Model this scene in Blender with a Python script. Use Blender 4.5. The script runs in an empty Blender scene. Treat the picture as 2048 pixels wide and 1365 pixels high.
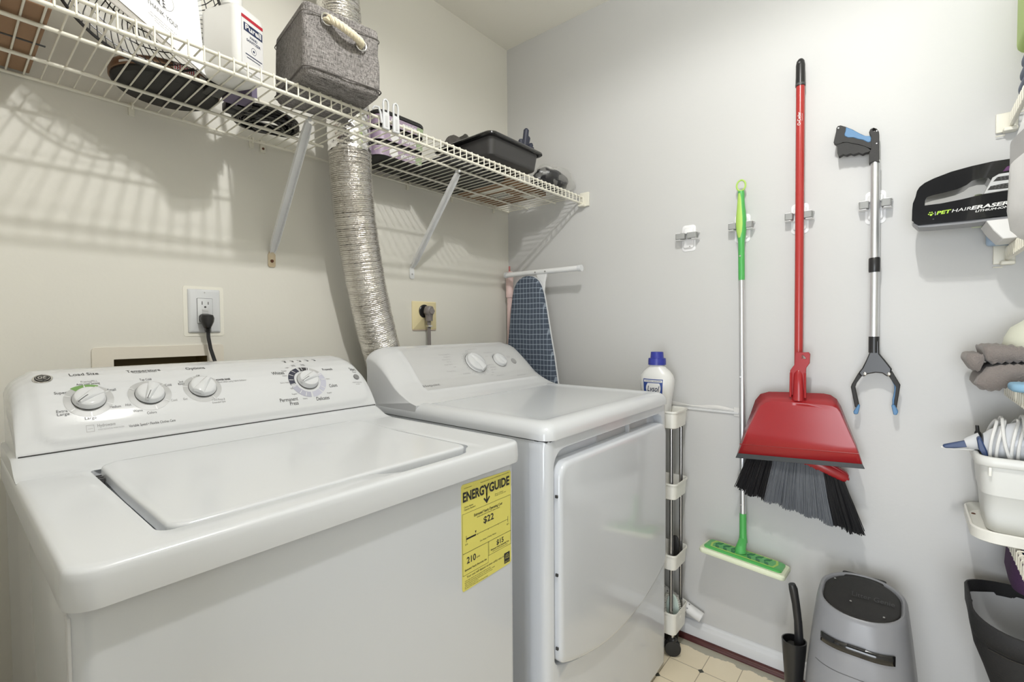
import bpy, math, random
from mathutils import Vector, Matrix
from mathutils.geometry import tessellate_polygon
random.seed(7)
C = bpy.context.scene.collection
PI = math.pi

# ---------------------------------------------------------------- camera
def make_camera():
    yaw, pitch, roll = math.radians(50.374), math.radians(-1.593), math.radians(-0.412)
    f = Vector((math.sin(yaw)*math.cos(pitch), math.cos(yaw)*math.cos(pitch), math.sin(pitch)))
    r = Vector((math.cos(yaw), -math.sin(yaw), 0)); u = r.cross(f)
    c, s = math.cos(roll), math.sin(roll)
    r2, u2 = c*r + s*u, -s*r + c*u
    cd = bpy.data.cameras.new('camera'); cd.lens = 954.55*36/2048; cd.sensor_width = 36
    cd.clip_start = 0.02
    co = bpy.data.objects.new('camera', cd); C.objects.link(co)
    m = Matrix((r2, u2, -f)).transposed().to_4x4(); m.translation = (-1.7417, -1.4607, 1.1406)
    co.matrix_world = m
    bpy.context.scene.camera = co
make_camera()

# ---------------------------------------------------------------- world, lights, exposure
sc = bpy.context.scene
sc.cycles.max_bounces = 12; sc.cycles.diffuse_bounces = 5; sc.cycles.transparent_max_bounces = 16
sc.view_settings.view_transform = 'Standard'; sc.view_settings.look = 'None'
sc.view_settings.gamma = 1.0; sc.view_settings.exposure = 0.0; sc.view_settings.use_curve_mapping = False
w = bpy.data.worlds.new('world'); sc.world = w; w.use_nodes = True
w.node_tree.nodes['Background'].inputs[0].default_value = (0.96, 0.98, 1.0, 1)
w.node_tree.nodes['Background'].inputs[1].default_value = 0.15
def light(name, kind, loc, power, color, size=None, size_y=None, rot=None):
    l = bpy.data.lights.new(name, kind); l.energy = power; l.color = color
    if kind == 'SPOT': l.shadow_soft_size = size; l.spot_size = math.radians(172); l.spot_blend = 0.25
    elif kind == 'POINT': l.shadow_soft_size = size
    else: l.shape = 'RECTANGLE'; l.size = size; l.size_y = size_y
    o = bpy.data.objects.new(name, l); o.location = loc
    if rot: o.rotation_euler = rot
    C.objects.link(o); return o
light('ceiling_bulb_light', 'SPOT', (-1.25, -1.33, 2.37), 36, (1.0, 0.99, 0.965), 0.024)
light('doorway_fill', 'AREA', (-3.80, -1.62, 0.72), 75, (0.89, 0.94, 1.0), 1.50, 1.9, (PI/2, 0, -PI/2))  # added fill lamp beyond the unseen doorway, brightens the right wall
light('ceiling_fill', 'POINT', (-1.25, -1.33, 2.28), 10, (1.0, 0.99, 0.97), 0.024)  # added second lamp below the bulb, fills ceiling and upper walls

# ---------------------------------------------------------------- materials
def mat(name, col, rough=0.5, metal=0.0, bump=0.0, bscale=200, var=0.0, vscale=8, spec=0.5, alpha=1.0, trans=0.0, coat=0.0, sheen=0.0, var_col=None):
    m = bpy.data.materials.new(name); m.use_nodes = True
    nt = m.node_tree; b = nt.nodes['Principled BSDF']
    b.inputs['Base Color'].default_value = (*col, 1); b.inputs['Roughness'].default_value = rough
    b.inputs['Metallic'].default_value = metal; b.inputs['Specular IOR Level'].default_value = spec
    b.inputs['Alpha'].default_value = alpha; b.inputs['Transmission Weight'].default_value = trans
    b.inputs['Coat Weight'].default_value = coat; b.inputs['Sheen Weight'].default_value = sheen
    tc = nt.nodes.new('ShaderNodeTexCoord')
    n = nt.nodes.new('ShaderNodeTexNoise'); n.inputs['Scale'].default_value = vscale; n.inputs['Detail'].default_value = 4
    nt.links.new(tc.outputs['Object'], n.inputs['Vector'])
    mx = nt.nodes.new('ShaderNodeMix'); mx.data_type = 'RGBA'
    c2 = var_col or tuple(max(0, c*(1-var)) for c in col)
    mx.inputs['A'].default_value = (*col, 1); mx.inputs['B'].default_value = (*c2, 1)
    nt.links.new(n.outputs['Fac'], mx.inputs['Factor']); nt.links.new(mx.outputs['Result'], b.inputs['Base Color'])
    if bump:
        n2 = nt.nodes.new('ShaderNodeTexNoise'); n2.inputs['Scale'].default_value = bscale; n2.inputs['Detail'].default_value = 3
        nt.links.new(tc.outputs['Object'], n2.inputs['Vector'])
        bp = nt.nodes.new('ShaderNodeBump'); bp.inputs['Strength'].default_value = bump; bp.inputs['Distance'].default_value = 0.002
        nt.links.new(n2.outputs['Fac'], bp.inputs['Height']); nt.links.new(bp.outputs['Normal'], b.inputs['Normal'])
    return m
def srgb(r, g, b):
    f = lambda c: ((c/255+0.055)/1.055)**2.4 if c > 10 else c/255/12.92
    return (f(r), f(g), f(b))
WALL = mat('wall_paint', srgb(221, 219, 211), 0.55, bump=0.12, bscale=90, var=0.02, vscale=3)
WALL_DIMMED = mat('wall_paint_dimmed', srgb(198, 198, 197), 0.5, bump=0.12, bscale=90, var=0.02, vscale=3)  # same paint as the back wall, darkened to offset the stronger light here
CEIL = mat('ceiling_paint', srgb(244, 242, 234), 0.7, bump=0.15, bscale=120, var=0.02)
TRIM = mat('trim_paint', srgb(216, 217, 219), 0.3, var=0.03, vscale=20)
REDWOOD = mat('dark_red_stained_wood', srgb(84, 40, 38), 0.35, var=0.35, vscale=30)
ENAMEL = mat('white_enamel', srgb(212, 216, 222), 0.12, var=0.01, coat=0.3)
ENAMEL_S = mat('white_enamel_satin', srgb(214, 217, 221), 0.22, var=0.015, coat=0.2)
PLAST = mat('white_gloss_plastic', srgb(215, 217, 220), 0.10, var=0.01, spec=0.3)
PLASTG = mat('pale_grey_plastic', srgb(196, 197, 198), 0.35, var=0.01)
PANELG = mat('panel_light_grey', srgb(202, 203, 204), 0.32, var=0.01)
GAP = mat('dark_rubber_gap_and_shade', srgb(60, 60, 60), 0.7)  # also colours in the shade of the washer's finger recess
BLACK = mat('black_print', srgb(45, 45, 48), 0.5)
GREYP = mat('grey_print', srgb(140, 140, 142), 0.5)
LGREYP = mat('light_grey_print', srgb(174, 174, 177), 0.5)
KRING = mat('knob_ring_grey', srgb(186, 187, 188), 0.35)
NAVY = mat('navy_print', srgb(58, 60, 76), 0.5)
CHAR = mat('charcoal_print', srgb(62, 62, 66), 0.5)
LAV = mat('lavender_print', srgb(190, 191, 206), 0.5)
LAV2 = mat('dusty_lavender_print', srgb(172, 173, 188), 0.5)
GREENP = mat('sage_green_print', srgb(120, 160, 95), 0.5)
CHROME = mat('chrome', (0.75, 0.75, 0.75), 0.15, 1.0)
STEEL = mat('brushed_steel', (0.62, 0.60, 0.58), 0.3, 1.0)
ALU = mat('satin_aluminium', (0.74, 0.75, 0.77), 0.35, 0.85)
FOIL = mat('aluminium_foil', (0.88, 0.86, 0.83), 0.2, 1.0, bump=1.0, bscale=160, var=0.12, vscale=60)
TAPE = mat('foil_tape', (0.86, 0.85, 0.84), 0.14, 1.0, bump=1.0, bscale=70, var=0.1, vscale=40)
WIRE = mat('white_coated_wire', srgb(232, 229, 216), 0.35, var=0.08, vscale=12)
BRACE = mat('white_painted_steel', srgb(230, 231, 232), 0.35, var=0.03, vscale=15)
RUST = mat('rusty_painted_steel', srgb(226, 219, 198), 0.6, var_col=srgb(170, 140, 96), vscale=45)
RUSTD = mat('rusty_screw', srgb(96, 56, 36), 0.7, bump=0.5, bscale=300)
SCREW = mat('steel_screw', (0.5, 0.5, 0.5), 0.35, 1.0)
IVORY = mat('aged_ivory_plastic', srgb(233, 220, 176), 0.4, var=0.05, vscale=20)
BOXBROWN = mat('brown_outlet_box', srgb(132, 114, 72), 0.6, var=0.3, vscale=12)
BLKPL = mat('black_plastic', srgb(38, 38, 39), 0.32, var=0.1, vscale=20)
BLKMAT = mat('black_matte_plastic', srgb(38, 37, 36), 0.6, bump=0.2, bscale=400)
BLKGL = mat('black_gloss_plastic', srgb(26, 26, 27), 0.12, coat=0.4)
DKGREY = mat('dark_grey_plastic', srgb(74, 74, 75), 0.45)
GRYPL = mat('mid_grey_plastic', srgb(138, 139, 143), 0.35, var=0.02)
PLUGGREY = mat('taupe_grey_plastic', srgb(126, 120, 118), 0.45)
RED = mat('red_plastic', srgb(160, 36, 41), 0.26, var=0.04, vscale=10)
REDTUBE = mat('red_enamelled_tube', srgb(176, 56, 54), 0.25, var=0.08, vscale=6)
LIPGREY = mat('dark_grey_rubber', srgb(54, 57, 59), 0.5)
BRG = mat('grey_bristles', srgb(112, 116, 122), 0.5, var=0.2, vscale=60)
BRK = mat('black_bristles', srgb(34, 34, 36), 0.45)
GREEN = mat('green_plastic', srgb(84, 176, 92), 0.3, var=0.05)
LIME = mat('lime_rubber', srgb(172, 208, 100), 0.5)
DKGREEN = mat('dark_green_print', srgb(28, 120, 72), 0.4)
PAD = mat('cream_mop_pad', srgb(226, 232, 205), 0.8, bump=0.4, bscale=300)
BLUE = mat('steel_blue_rubber', srgb(84, 128, 170), 0.5)
CLIPW = mat('clip_white_plastic', srgb(232, 232, 233), 0.35)
CLIPG = mat('clip_grey_rubber', srgb(152, 153, 152), 0.6)
CLEAR = mat('clear_plastic', srgb(235, 238, 240), 0.12, alpha=0.28, spec=0.6)
CLEARBAG = mat('clear_crinkled_bag', srgb(205, 204, 200), 0.15, alpha=0.24, bump=1.0, bscale=45)
STICK = mat('yellow_sticker', srgb(224, 216, 112), 0.5, var=0.03)
TAPEW = mat('cream_paper', srgb(236, 234, 226), 0.6)
CARDBROWN = mat('brown_cardboard', srgb(150, 118, 90), 0.8, bump=0.2, bscale=150, var=0.1)
BOTTLEW = mat('white_bottle_plastic', srgb(222, 222, 220), 0.3)
CAPBLUE = mat('deep_blue_cap', srgb(50, 58, 150), 0.35)
LABELBLUE = mat('label_blue', srgb(38, 66, 140), 0.35)
LABELW = mat('label_white', srgb(222, 222, 222), 0.45)
LABELRED = mat('label_red', srgb(178, 40, 56), 0.45)
LABELNAVY = mat('label_navy', srgb(40, 52, 84), 0.45)
ROPE = mat('cream_cotton_rope', srgb(228, 218, 192), 0.85, bump=0.4, bscale=500)
LILAC = mat('lilac_label', srgb(132, 110, 138), 0.4, var_col=srgb(186, 172, 188), vscale=30)
LEAFG = mat('pale_green_label', srgb(150, 166, 132), 0.45)
PURPLE = mat('dark_purple_plastic', srgb(88, 46, 92), 0.3)
PURPFAB = mat('plum_fabric', srgb(78, 50, 84), 0.85, bump=0.3, bscale=300)
BLUEPL = mat('blue_plastic_wrap', srgb(88, 128, 176), 0.25, bump=0.6, bscale=40)
TOWEL = mat('grey_towel', srgb(134, 126, 122), 0.95, bump=1.0, bscale=350, var=0.15, vscale=60, sheen=0.3)
LBLUE = mat('pale_blue_cloth', srgb(140, 180, 208), 0.9)
CREAMPL = mat('cream_plastic', srgb(222, 224, 206), 0.45)
WHTRAY = mat('off_white_plastic', srgb(232, 231, 224), 0.35)
HAMPER = mat('black_nylon', srgb(30, 30, 32), 0.7, bump=0.4, bscale=300)
LINER = mat('pale_grey_lining', srgb(200, 202, 205), 0.5, bump=0.6, bscale=30)
WHCLOTH = mat('white_cloth', srgb(238, 238, 240), 0.9, bump=0.5, bscale=60)
CORDW = mat('white_rubber_cord', srgb(232, 232, 230), 0.45)
NAVYPL = mat('navy_plastic', srgb(48, 68, 108), 0.4)
PINK = mat('pale_pink_plastic', srgb(228, 200, 196), 0.4)
BRONZE = mat('bronze_band', srgb(140, 112, 92), 0.35, 0.6)
NAVYRUB = mat('navy_rubber', srgb(46, 50, 66), 0.5, bump=0.5, bscale=80)
TAN = mat('tan_paper', srgb(222, 196, 160), 0.7)
TRAYB = mat('charcoal_tray_plastic', srgb(58, 57, 57), 0.4, var=0.05)
LIMEPL = mat('lime_plastic', srgb(160, 190, 70), 0.4)
SLATE = mat('slate_blue_fabric', srgb(110, 118, 138), 0.8)
CASTER = mat('black_rubber', srgb(36, 36, 36), 0.5)
DKBROWNGREY = mat('dark_taupe_mesh', srgb(92, 88, 84), 0.6)
MAROON = mat('dark_red_plastic', srgb(120, 44, 38), 0.4)
PALEBLUE = mat('pale_sage_plastic', srgb(196, 212, 204), 0.4)

def fabric_mat():
    m = mat('grey_heathered_fabric', srgb(150, 146, 143), 0.95, bump=0.8, bscale=500)
    nt = m.node_tree; b = nt.nodes['Principled BSDF']
    tc = [n for n in nt.nodes if n.type == 'TEX_COORD'][0]
    out = []
    for ax, s in ((0, (30, 260, 700)), (1, (420, 420, 60))):
        mp = nt.nodes.new('ShaderNodeMapping'); mp.inputs['Scale'].default_value = s
        nz = nt.nodes.new('ShaderNodeTexNoise'); nz.inputs['Scale'].default_value = 1.6; nz.inputs['Detail'].default_value = 3
        nt.links.new(tc.outputs['Object'], mp.inputs['Vector']); nt.links.new(mp.outputs['Vector'], nz.inputs['Vector']); out.append(nz)
    ad = nt.nodes.new('ShaderNodeMath'); ad.operation = 'ADD'
    nt.links.new(out[0].outputs['Fac'], ad.inputs[0]); nt.links.new(out[1].outputs['Fac'], ad.inputs[1])
    cr = nt.nodes.new('ShaderNodeValToRGB')
    cr.color_ramp.elements[0].position = 0.36*2*0.5; cr.color_ramp.elements[1].position = 0.62
    cr.color_ramp.elements[0].color = (*srgb(58, 55, 54), 1); cr.color_ramp.elements[1].color = (*srgb(164, 160, 158), 1)
    dv = nt.nodes.new('ShaderNodeMath'); dv.operation = 'MULTIPLY'; dv.inputs[1].default_value = 0.5
    nt.links.new(ad.outputs[0], dv.inputs[0]); nt.links.new(dv.outputs[0], cr.inputs['Fac'])
    nt.links.new(cr.outputs['Color'], b.inputs['Base Color'])
    return m
HEATHER = fabric_mat()
def plaid_mat():
    m = mat('navy_plaid_cotton', srgb(72, 84, 100), 0.9, bump=0.2, bscale=500)
    nt = m.node_tree; b = nt.nodes['Principled BSDF']
    tc = [n for n in nt.nodes if n.type == 'TEX_COORD'][0]
    nz = nt.nodes.new('ShaderNodeTexNoise'); nz.inputs['Scale'].default_value = 6
    nt.links.new(tc.outputs['Object'], nz.inputs['Vector'])
    vm = nt.nodes.new('ShaderNodeVectorMath'); vm.operation = 'MULTIPLY_ADD'
    vm.inputs[1].default_value = (0.012, 0.012, 0.012)
    nt.links.new(nz.outputs['Color'], vm.inputs[0]); nt.links.new(tc.outputs['Object'], vm.inputs[2])
    sp = nt.nodes.new('ShaderNodeSeparateXYZ'); nt.links.new(vm.outputs[0], sp.inputs[0])
    def line(sock, period, width):
        a = nt.nodes.new('ShaderNodeMath'); a.operation = 'DIVIDE'; a.inputs[1].default_value = period
        f = nt.nodes.new('ShaderNodeMath'); f.operation = 'FRACT'
        l = nt.nodes.new('ShaderNodeMath'); l.operation = 'LESS_THAN'; l.inputs[1].default_value = width
        nt.links.new(sock, a.inputs[0]); nt.links.new(a.outputs[0], f.inputs[0]); nt.links.new(f.outputs[0], l.inputs[0]); return l
    l1 = line(sp.outputs['Y'], 0.0175, 0.15); l2 = line(sp.outputs['Z'], 0.0215, 0.15)
    ad = nt.nodes.new('ShaderNodeMath'); ad.operation = 'ADD'; nt.links.new(l1.outputs[0], ad.inputs[0]); nt.links.new(l2.outputs[0], ad.inputs[1])
    ml = nt.nodes.new('ShaderNodeMath'); ml.operation = 'MULTIPLY'; ml.inputs[1].default_value = 0.62; ml.use_clamp = True
    nt.links.new(ad.outputs[0], ml.inputs[0])
    mx = nt.nodes.new('ShaderNodeMix'); mx.data_type = 'RGBA'
    mx.inputs['A'].default_value = (*srgb(72, 82, 97), 1); mx.inputs['B'].default_value = (*srgb(160, 172, 186), 1)
    nt.links.new(ml.outputs[0], mx.inputs['Factor']); nt.links.new(mx.outputs['Result'], b.inputs['Base Color'])
    return m
PLAID = plaid_mat()
def vinyl_mat():
    m = mat('cream_vinyl_floor', srgb(226, 214, 188), 0.3)
    nt = m.node_tree; b = nt.nodes['Principled BSDF']
    geo = nt.nodes.new('ShaderNodeNewGeometry'); sp = nt.nodes.new('ShaderNodeSeparateXYZ'); nt.links.new(geo.outputs['Position'], sp.inputs[0])
    def M(op, a, bv=None, c=None):
        n = nt.nodes.new('ShaderNodeMath'); n.operation = op
        for i, v in enumerate((a, bv, c)):
            if v is None: continue
            if isinstance(v, (int, float)): n.inputs[i].default_value = v
            else: nt.links.new(v, n.inputs[i])
        return n.outputs[0]
    d = 0.1055
    gx = M('DIVIDE', M('ADD', sp.outputs['X'], 0.156+20*d), d); gy = M('DIVIDE', M('ADD', sp.outputs['Y'], 0.949+20*d), d)
    rx = M('ROUND', gx); ry = M('ROUND', gy)
    dx = M('ABSOLUTE', M('SUBTRACT', gx, rx)); dy = M('ABSOLUTE', M('SUBTRACT', gy, ry))
    grout = M('LESS_THAN', M('MINIMUM', dx, dy), 0.012)
    par = M('MODULO', M('ADD', rx, ry), 2.0)
    even = M('LESS_THAN', par, 0.5)
    dia = M('MULTIPLY', M('LESS_THAN', M('ADD', dx, dy), 0.10), even)
    nz = nt.nodes.new('ShaderNodeTexNoise'); nz.inputs['Scale'].default_value = 14; nz.inputs['Detail'].default_value = 5
    nt.links.new(geo.outputs['Position'], nz.inputs['Vector'])
    m0 = nt.nodes.new('ShaderNodeMix'); m0.data_type = 'RGBA'
    m0.inputs['A'].default_value = (*srgb(246, 234, 208), 1); m0.inputs['B'].default_value = (*srgb(236, 222, 194), 1)
    nt.links.new(nz.outputs['Fac'], m0.inputs['Factor'])
    m1 = nt.nodes.new('ShaderNodeMix'); m1.data_type = 'RGBA'; m1.inputs['B'].default_value = (*srgb(178, 164, 140), 1)
    nt.links.new(m0.outputs['Result'], m1.inputs['A']); nt.links.new(grout, m1.inputs['Factor'])
    m2 = nt.nodes.new('ShaderNodeMix'); m2.data_type = 'RGBA'; m2.inputs['B'].default_value = (*srgb(66, 70, 62), 1)
    nt.links.new(m1.outputs['Result'], m2.inputs['A']); nt.links.new(dia, m2.inputs['Factor'])
    # torn strip of bare adhesive beside the quarter round
    nz2 = nt.nodes.new('ShaderNodeTexNoise'); nz2.inputs['Scale'].default_value = 22; nz2.inputs['Detail'].default_value = 6
    nt.links.new(geo.outputs['Position'], nz2.inputs['Vector'])
    edge = M('GREATER_THAN', M('ADD', sp.outputs['X'], M('MULTIPLY', nz2.outputs['Fac'], 0.06)), -0.027)
    m3 = nt.nodes.new('ShaderNodeMix'); m3.data_type = 'RGBA'; m3.inputs['B'].default_value = (*srgb(176, 172, 156), 1)
    nt.links.new(m2.outputs['Result'], m3.inputs['A']); nt.links.new(edge, m3.inputs['Factor'])
    nt.links.new(m3.outputs['Result'], b.inputs['Base Color'])
    return m
VINYL = vinyl_mat()

# ---------------------------------------------------------------- mesh helpers
ORG = {}
def empty(name, loc, label=None, cat=None, group=None):
    o = bpy.data.objects.new(name, None); C.objects.link(o); o.location = loc; o.empty_display_size = 0.02
    ORG[o.name] = Vector(loc)
    if label: o['label'] = label
    if cat: o['category'] = cat
    if group: o['group'] = group
    return o
def tag(o, label, cat, group=None, kind=None):
    o['label'] = label; o['category'] = cat
    if group: o['group'] = group
    if kind: o['kind'] = kind
    return o
def rrect(x0, x1, y0, y1, r, nc=6, ns=1):
    r = min(r, (x1-x0)/2-1e-5, (y1-y0)/2-1e-5); pts = []
    cs = [(x1-r, y0+r, -PI/2), (x1-r, y1-r, 0), (x0+r, y1-r, PI/2), (x0+r, y0+r, PI)]
    for k, (cx, cy, a0) in enumerate(cs):
        for i in range(nc+1):
            a = a0 + PI/2*i/nc; pts.append((cx+r*math.cos(a), cy+r*math.sin(a)))
        nx, ny, na = cs[(k+1) % 4]
        p, q = pts[-1], (nx+r*math.cos(na), ny+r*math.sin(na))
        for i in range(1, ns): pts.append((p[0]+(q[0]-p[0])*i/ns, p[1]+(q[1]-p[1])*i/ns))
    return pts
class MB:
    def __init__(s): s.v = []; s.f = []
    def add(s, vs, fs):
        o = len(s.v); s.v += [tuple(v) for v in vs]; s.f += [tuple(i+o for i in f) for f in fs]; return s
    def box(s, a, b):
        x0, y0, z0 = (min(a[i], b[i]) for i in range(3)); x1, y1, z1 = (max(a[i], b[i]) for i in range(3))
        return s.add([(x0,y0,z0),(x1,y0,z0),(x1,y1,z0),(x0,y1,z0),(x0,y0,z1),(x1,y0,z1),(x1,y1,z1),(x0,y1,z1)],
                     [(0,3,2,1),(4,5,6,7),(0,1,5,4),(1,2,6,5),(2,3,7,6),(3,0,4,7)])
    def loft(s, loops, cap0=True, cap1=True, closed=True):
        n = len(loops[0]); vs = [p for L in loops for p in L]; fs = []
        m = n if closed else n-1
        for k in range(len(loops)-1):
            for i in range(m):
                j = (i+1) % n; fs.append((k*n+i, k*n+j, (k+1)*n+j, (k+1)*n+i))
        if cap0: fs.append(tuple(range(n-1, -1, -1)))
        if cap1: fs.append(tuple((len(loops)-1)*n+i for i in range(n)))
        return s.add(vs, fs)
    def rbox(s, a, b, r=0.004, rv=None, n=4):
        """box with rounded vertical corners rv and rounded top and bottom edges r"""
        x0, y0, z0 = a; x1, y1, z1 = b; rv = rv if rv is not None else r; L = []
        for i in range(n+1):
            t = PI/2*i/n; ins = r*(1-math.sin(t)); z = z0 + r*(1-math.cos(t))
            L.append([(p[0], p[1], z) for p in rrect(x0+ins, x1-ins, y0+ins, y1-ins, max(rv-ins, 1e-4))])
        for i in range(n+1):
            t = PI/2*i/n; ins = r*(1-math.cos(t)); z = z1 - r*(1-math.sin(t))
            L.append([(p[0], p[1], z) for p in rrect(x0+ins, x1-ins, y0+ins, y1-ins, max(rv-ins, 1e-4))])
        return s.loft(L)
    def tube(s, path, r, n=8, closed=False, cap=True):
        P = [Vector(p) for p in path]; m = len(P); loops = []
        T = []
        for i in range(m):
            a = P[(i-1) % m] if (closed or i > 0) else P[i]; b = P[(i+1) % m] if (closed or i < m-1) else P[i]
            t = (b-a); T.append(t.normalized() if t.length > 1e-9 else Vector((0,0,1)))
        up = Vector((0,0,1)) if abs(T[0].z) < 0.9 else Vector((1,0,0))
        u = T[0].cross(up).normalized()
        for i in range(m):
            u = (u - T[i]*u.dot(T[i])); u = u.normalized() if u.length > 1e-6 else T[i].orthogonal().normalized()
            w_ = T[i].cross(u); rr = r[i] if isinstance(r, (list, tuple)) else r
            loops.append([tuple(P[i] + u*rr*math.cos(2*PI*k/n) + w_*rr*math.sin(2*PI*k/n)) for k in range(n)])
        if closed:
            loops.append(loops[0]); return s.loft(loops, False, False)
        return s.loft(loops, cap, cap)
    def lathe(s, prof, c, axis='z', n=32, cap=True, sx=1, sy=1):
        """prof: list of (radius, height) along axis from c"""
        loops = []
        for r, h in prof:
            L = []
            for k in range(n):
                a = 2*PI*k/n; u, v = r*math.cos(a)*sx, r*math.sin(a)*sy
                L.append({'z': (c[0]+u, c[1]+v, c[2]+h), 'x': (c[0]+h, c[1]+u, c[2]+v), 'y': (c[0]+v, c[1]+h, c[2]+u)}[axis])
            loops.append(L)
        return s.loft(loops, cap, cap)
    def prism(s, outer, F, d0, d1, holes=()):
        """outline in (u,v), F(u,v,d) -> xyz; thickness from d0 to d1, with holes"""
        loops = [list(outer)] + [list(h) for h in holes]
        flat = [p for L in loops for p in L]; n = len(flat)
        tri = tessellate_polygon([[Vector((p[0], p[1], 0)) for p in L] for L in loops])
        vs = [F(p[0], p[1], d0) for p in flat] + [F(p[0], p[1], d1) for p in flat]
        fs = [tuple(t) for t in tri] + [tuple(i+n for i in reversed(t)) for t in tri]
        o = 0
        for L in loops:
            m = len(L)
            for i in range(m):
                j = (i+1) % m; fs.append((o+i, o+j, n+o+j, n+o+i))
            o += m
        return s.add(vs, fs)
    def grid(s, fn, nu, nv):
        vs = [fn(i/nu, j/nv) for j in range(nv+1) for i in range(nu+1)]
        fs = [(j*(nu+1)+i, j*(nu+1)+i+1, (j+1)*(nu+1)+i+1, (j+1)*(nu+1)+i) for j in range(nv) for i in range(nu)]
        return s.add(vs, fs)
    def ball(s, c, rx, ry=None, rz=None, n=16, m=10):
        ry = ry or rx; rz = rz or rx
        L = [[(c[0]+rx*math.sin(t)*math.cos(2*PI*k/n), c[1]+ry*math.sin(t)*math.sin(2*PI*k/n), c[2]-rz*math.cos(t)) for k in range(n)]
             for t in [PI*(i+0.02)/(m+0.04) for i in range(m+1)]]
        return s.loft(L)
    def displace(s, fn): s.v = [tuple(fn(*v)) for v in s.v]; return s
    def build(s, name, material, parent=None, sharp=38, bevel=0, bseg=2, solid=0, subsurf=0):
        off = Vector((0,0,0)); q = parent
        while q is not None:
            if q.name in ORG: off = ORG[q.name]; break
            q = q.parent
        me = bpy.data.meshes.new(name)
        me.from_pydata([tuple(Vector(v)-off) for v in s.v], [], s.f)
        me.materials.append(material)
        import bmesh
        bm = bmesh.new(); bm.from_mesh(me)
        bmesh.ops.recalc_face_normals(bm, faces=bm.faces); bm.to_mesh(me); bm.free()
        me.shade_smooth(); me.set_sharp_from_angle(angle=math.radians(sharp))
        o = bpy.data.objects.new(name, me); C.objects.link(o)
        if parent: o.parent = parent
        if solid:
            md = o.modifiers.new('thickness', 'SOLIDIFY'); md.thickness = solid; md.offset = 0
        if bevel:
            md = o.modifiers.new('bevel', 'BEVEL'); md.width = bevel; md.segments = bseg; md.limit_method = 'ANGLE'; md.angle_limit = math.radians(40); md.harden_normals = False
        if subsurf:
            md = o.modifiers.new('subsurf', 'SUBSURF'); md.levels = subsurf; md.render_levels = subsurf
        return o
    def single(s, name, material, label, cat, group=None, **k):
        """top-level one-mesh thing with its origin at its base"""
        xs = [v[0] for v in s.v]; ys = [v[1] for v in s.v]; zs = [v[2] for v in s.v]
        loc = Vector(((min(xs)+max(xs))/2, (min(ys)+max(ys))/2, min(zs)))
        s.v = [tuple(Vector(v)-loc) for v in s.v]
        o = s.build(name, material, **k); o.location = loc; tag(o, label, cat, group); return o
def text_mesh(txt, size, bold=0.0, spacing=1.0, shear=0.0):
    cu = bpy.data.curves.new('t', 'FONT'); cu.body = txt; cu.size = size; cu.align_x = 'LEFT'; cu.align_y = 'CENTER'
    cu.resolution_u = 3; cu.offset = bold; cu.space_character = spacing; cu.shear = shear
    ob = bpy.data.objects.new('t', cu); me = bpy.data.meshes.new_from_object(ob)
    vs = [(v.co.x, v.co.y) for v in me.vertices]; fs = [tuple(p.vertices) for p in me.polygons]
    bpy.data.objects.remove(ob); bpy.data.meshes.remove(me); bpy.data.curves.remove(cu)
    return vs, fs
def text_on(mb, txt, u, v, width, F, height=None, off=0.0004, bold=0.0, align='L', shear=0.0, rot=0.0):
    """lay words on a surface: F(u, v, off) -> xyz; the words are stretched to the given width"""
    vs, fs = text_mesh(txt, 1.0, bold, shear=shear)
    if not vs: return
    x0 = min(a for a, b in vs); x1 = max(a for a, b in vs)
    sx = width/(x1-x0); sy = sx if height is None else height/0.72
    uo = u if align == 'L' else (u-width/2 if align == 'C' else u-width)
    c, s = math.cos(rot), math.sin(rot); out = []
    for a, b in vs:
        du, dv = (a-x0)*sx + (uo-u), b*sy
        out.append(F(u+du*c-dv*s, v+du*s+dv*c, off))
    mb.add(out, fs)
def sector(mb, F, u, v, r0, r1, a0, a1, off=0.0004, n=None, ku=1, kv=1):
    n = n or max(3, int(abs(a1-a0)/6)); A = [math.radians(a0+(a1-a0)*i/n) for i in range(n+1)]
    vs = [F(u+ku*r0*math.cos(a), v+kv*r0*math.sin(a), off) for a in A] + [F(u+ku*r1*math.cos(a), v+kv*r1*math.sin(a), off) for a in A]
    mb.add(vs, [(i, i+1, n+2+i, n+1+i) for i in range(n)])
def rect_on(mb, F, u0, v0, u1, v1, off=0.0004):
    mb.add([F(u0, v0, off), F(u1, v0, off), F(u1, v1, off), F(u0, v1, off)], [(0, 1, 2, 3)])
def YZ(x0):
    return lambda u, v, d: (x0+d, u, v)       # outline in (y,z), thickness along x
def XZ(y0):
    return lambda u, v, d: (u, y0+d, v)
def XY(z0):
    return lambda u, v, d: (u, v, z0+d)
def structure(o): o['kind'] = 'structure'; return o
def smooth01(t): t = max(0, min(1, t)); return t*t*(3-2*t)

# ================================================================ THE ROOM
H = 2.44; XL = -1.96; YF = -2.06
structure(MB().box((XL-.1, YF-.1, -.08), (.1, .1, 0)).build('floor', VINYL))
structure(MB().box((XL-.1, YF-.1, H), (.1, .1, H+.08)).build('ceiling', CEIL))
bw = MB()
hx0, hx1, hz0, hz1 = -1.474, -1.272, .90, 1.0725
bw.box((XL, 0, 0), (hx0, .1, H)); bw.box((hx1, 0, 0), (.1, .1, H)); bw.box((hx0, 0, 0), (hx1, .1, hz0)); bw.box((hx0, 0, hz1), (hx1, .1, H))
structure(bw.build('wall_back', WALL))
structure(MB().box((0, YF, 0), (.1, 0, H)).build('wall_right', WALL_DIMMED))
lw = MB(); lw.box((XL-.1, -1.12, 0), (XL, .1, H)); lw.box((XL-.1, YF-.1, 2.05), (XL, -1.12, H)); lw.box((XL-.1, YF-.1, 0), (XL, -2.02, 2.05))
structure(lw.build('wall_left', WALL))
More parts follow.
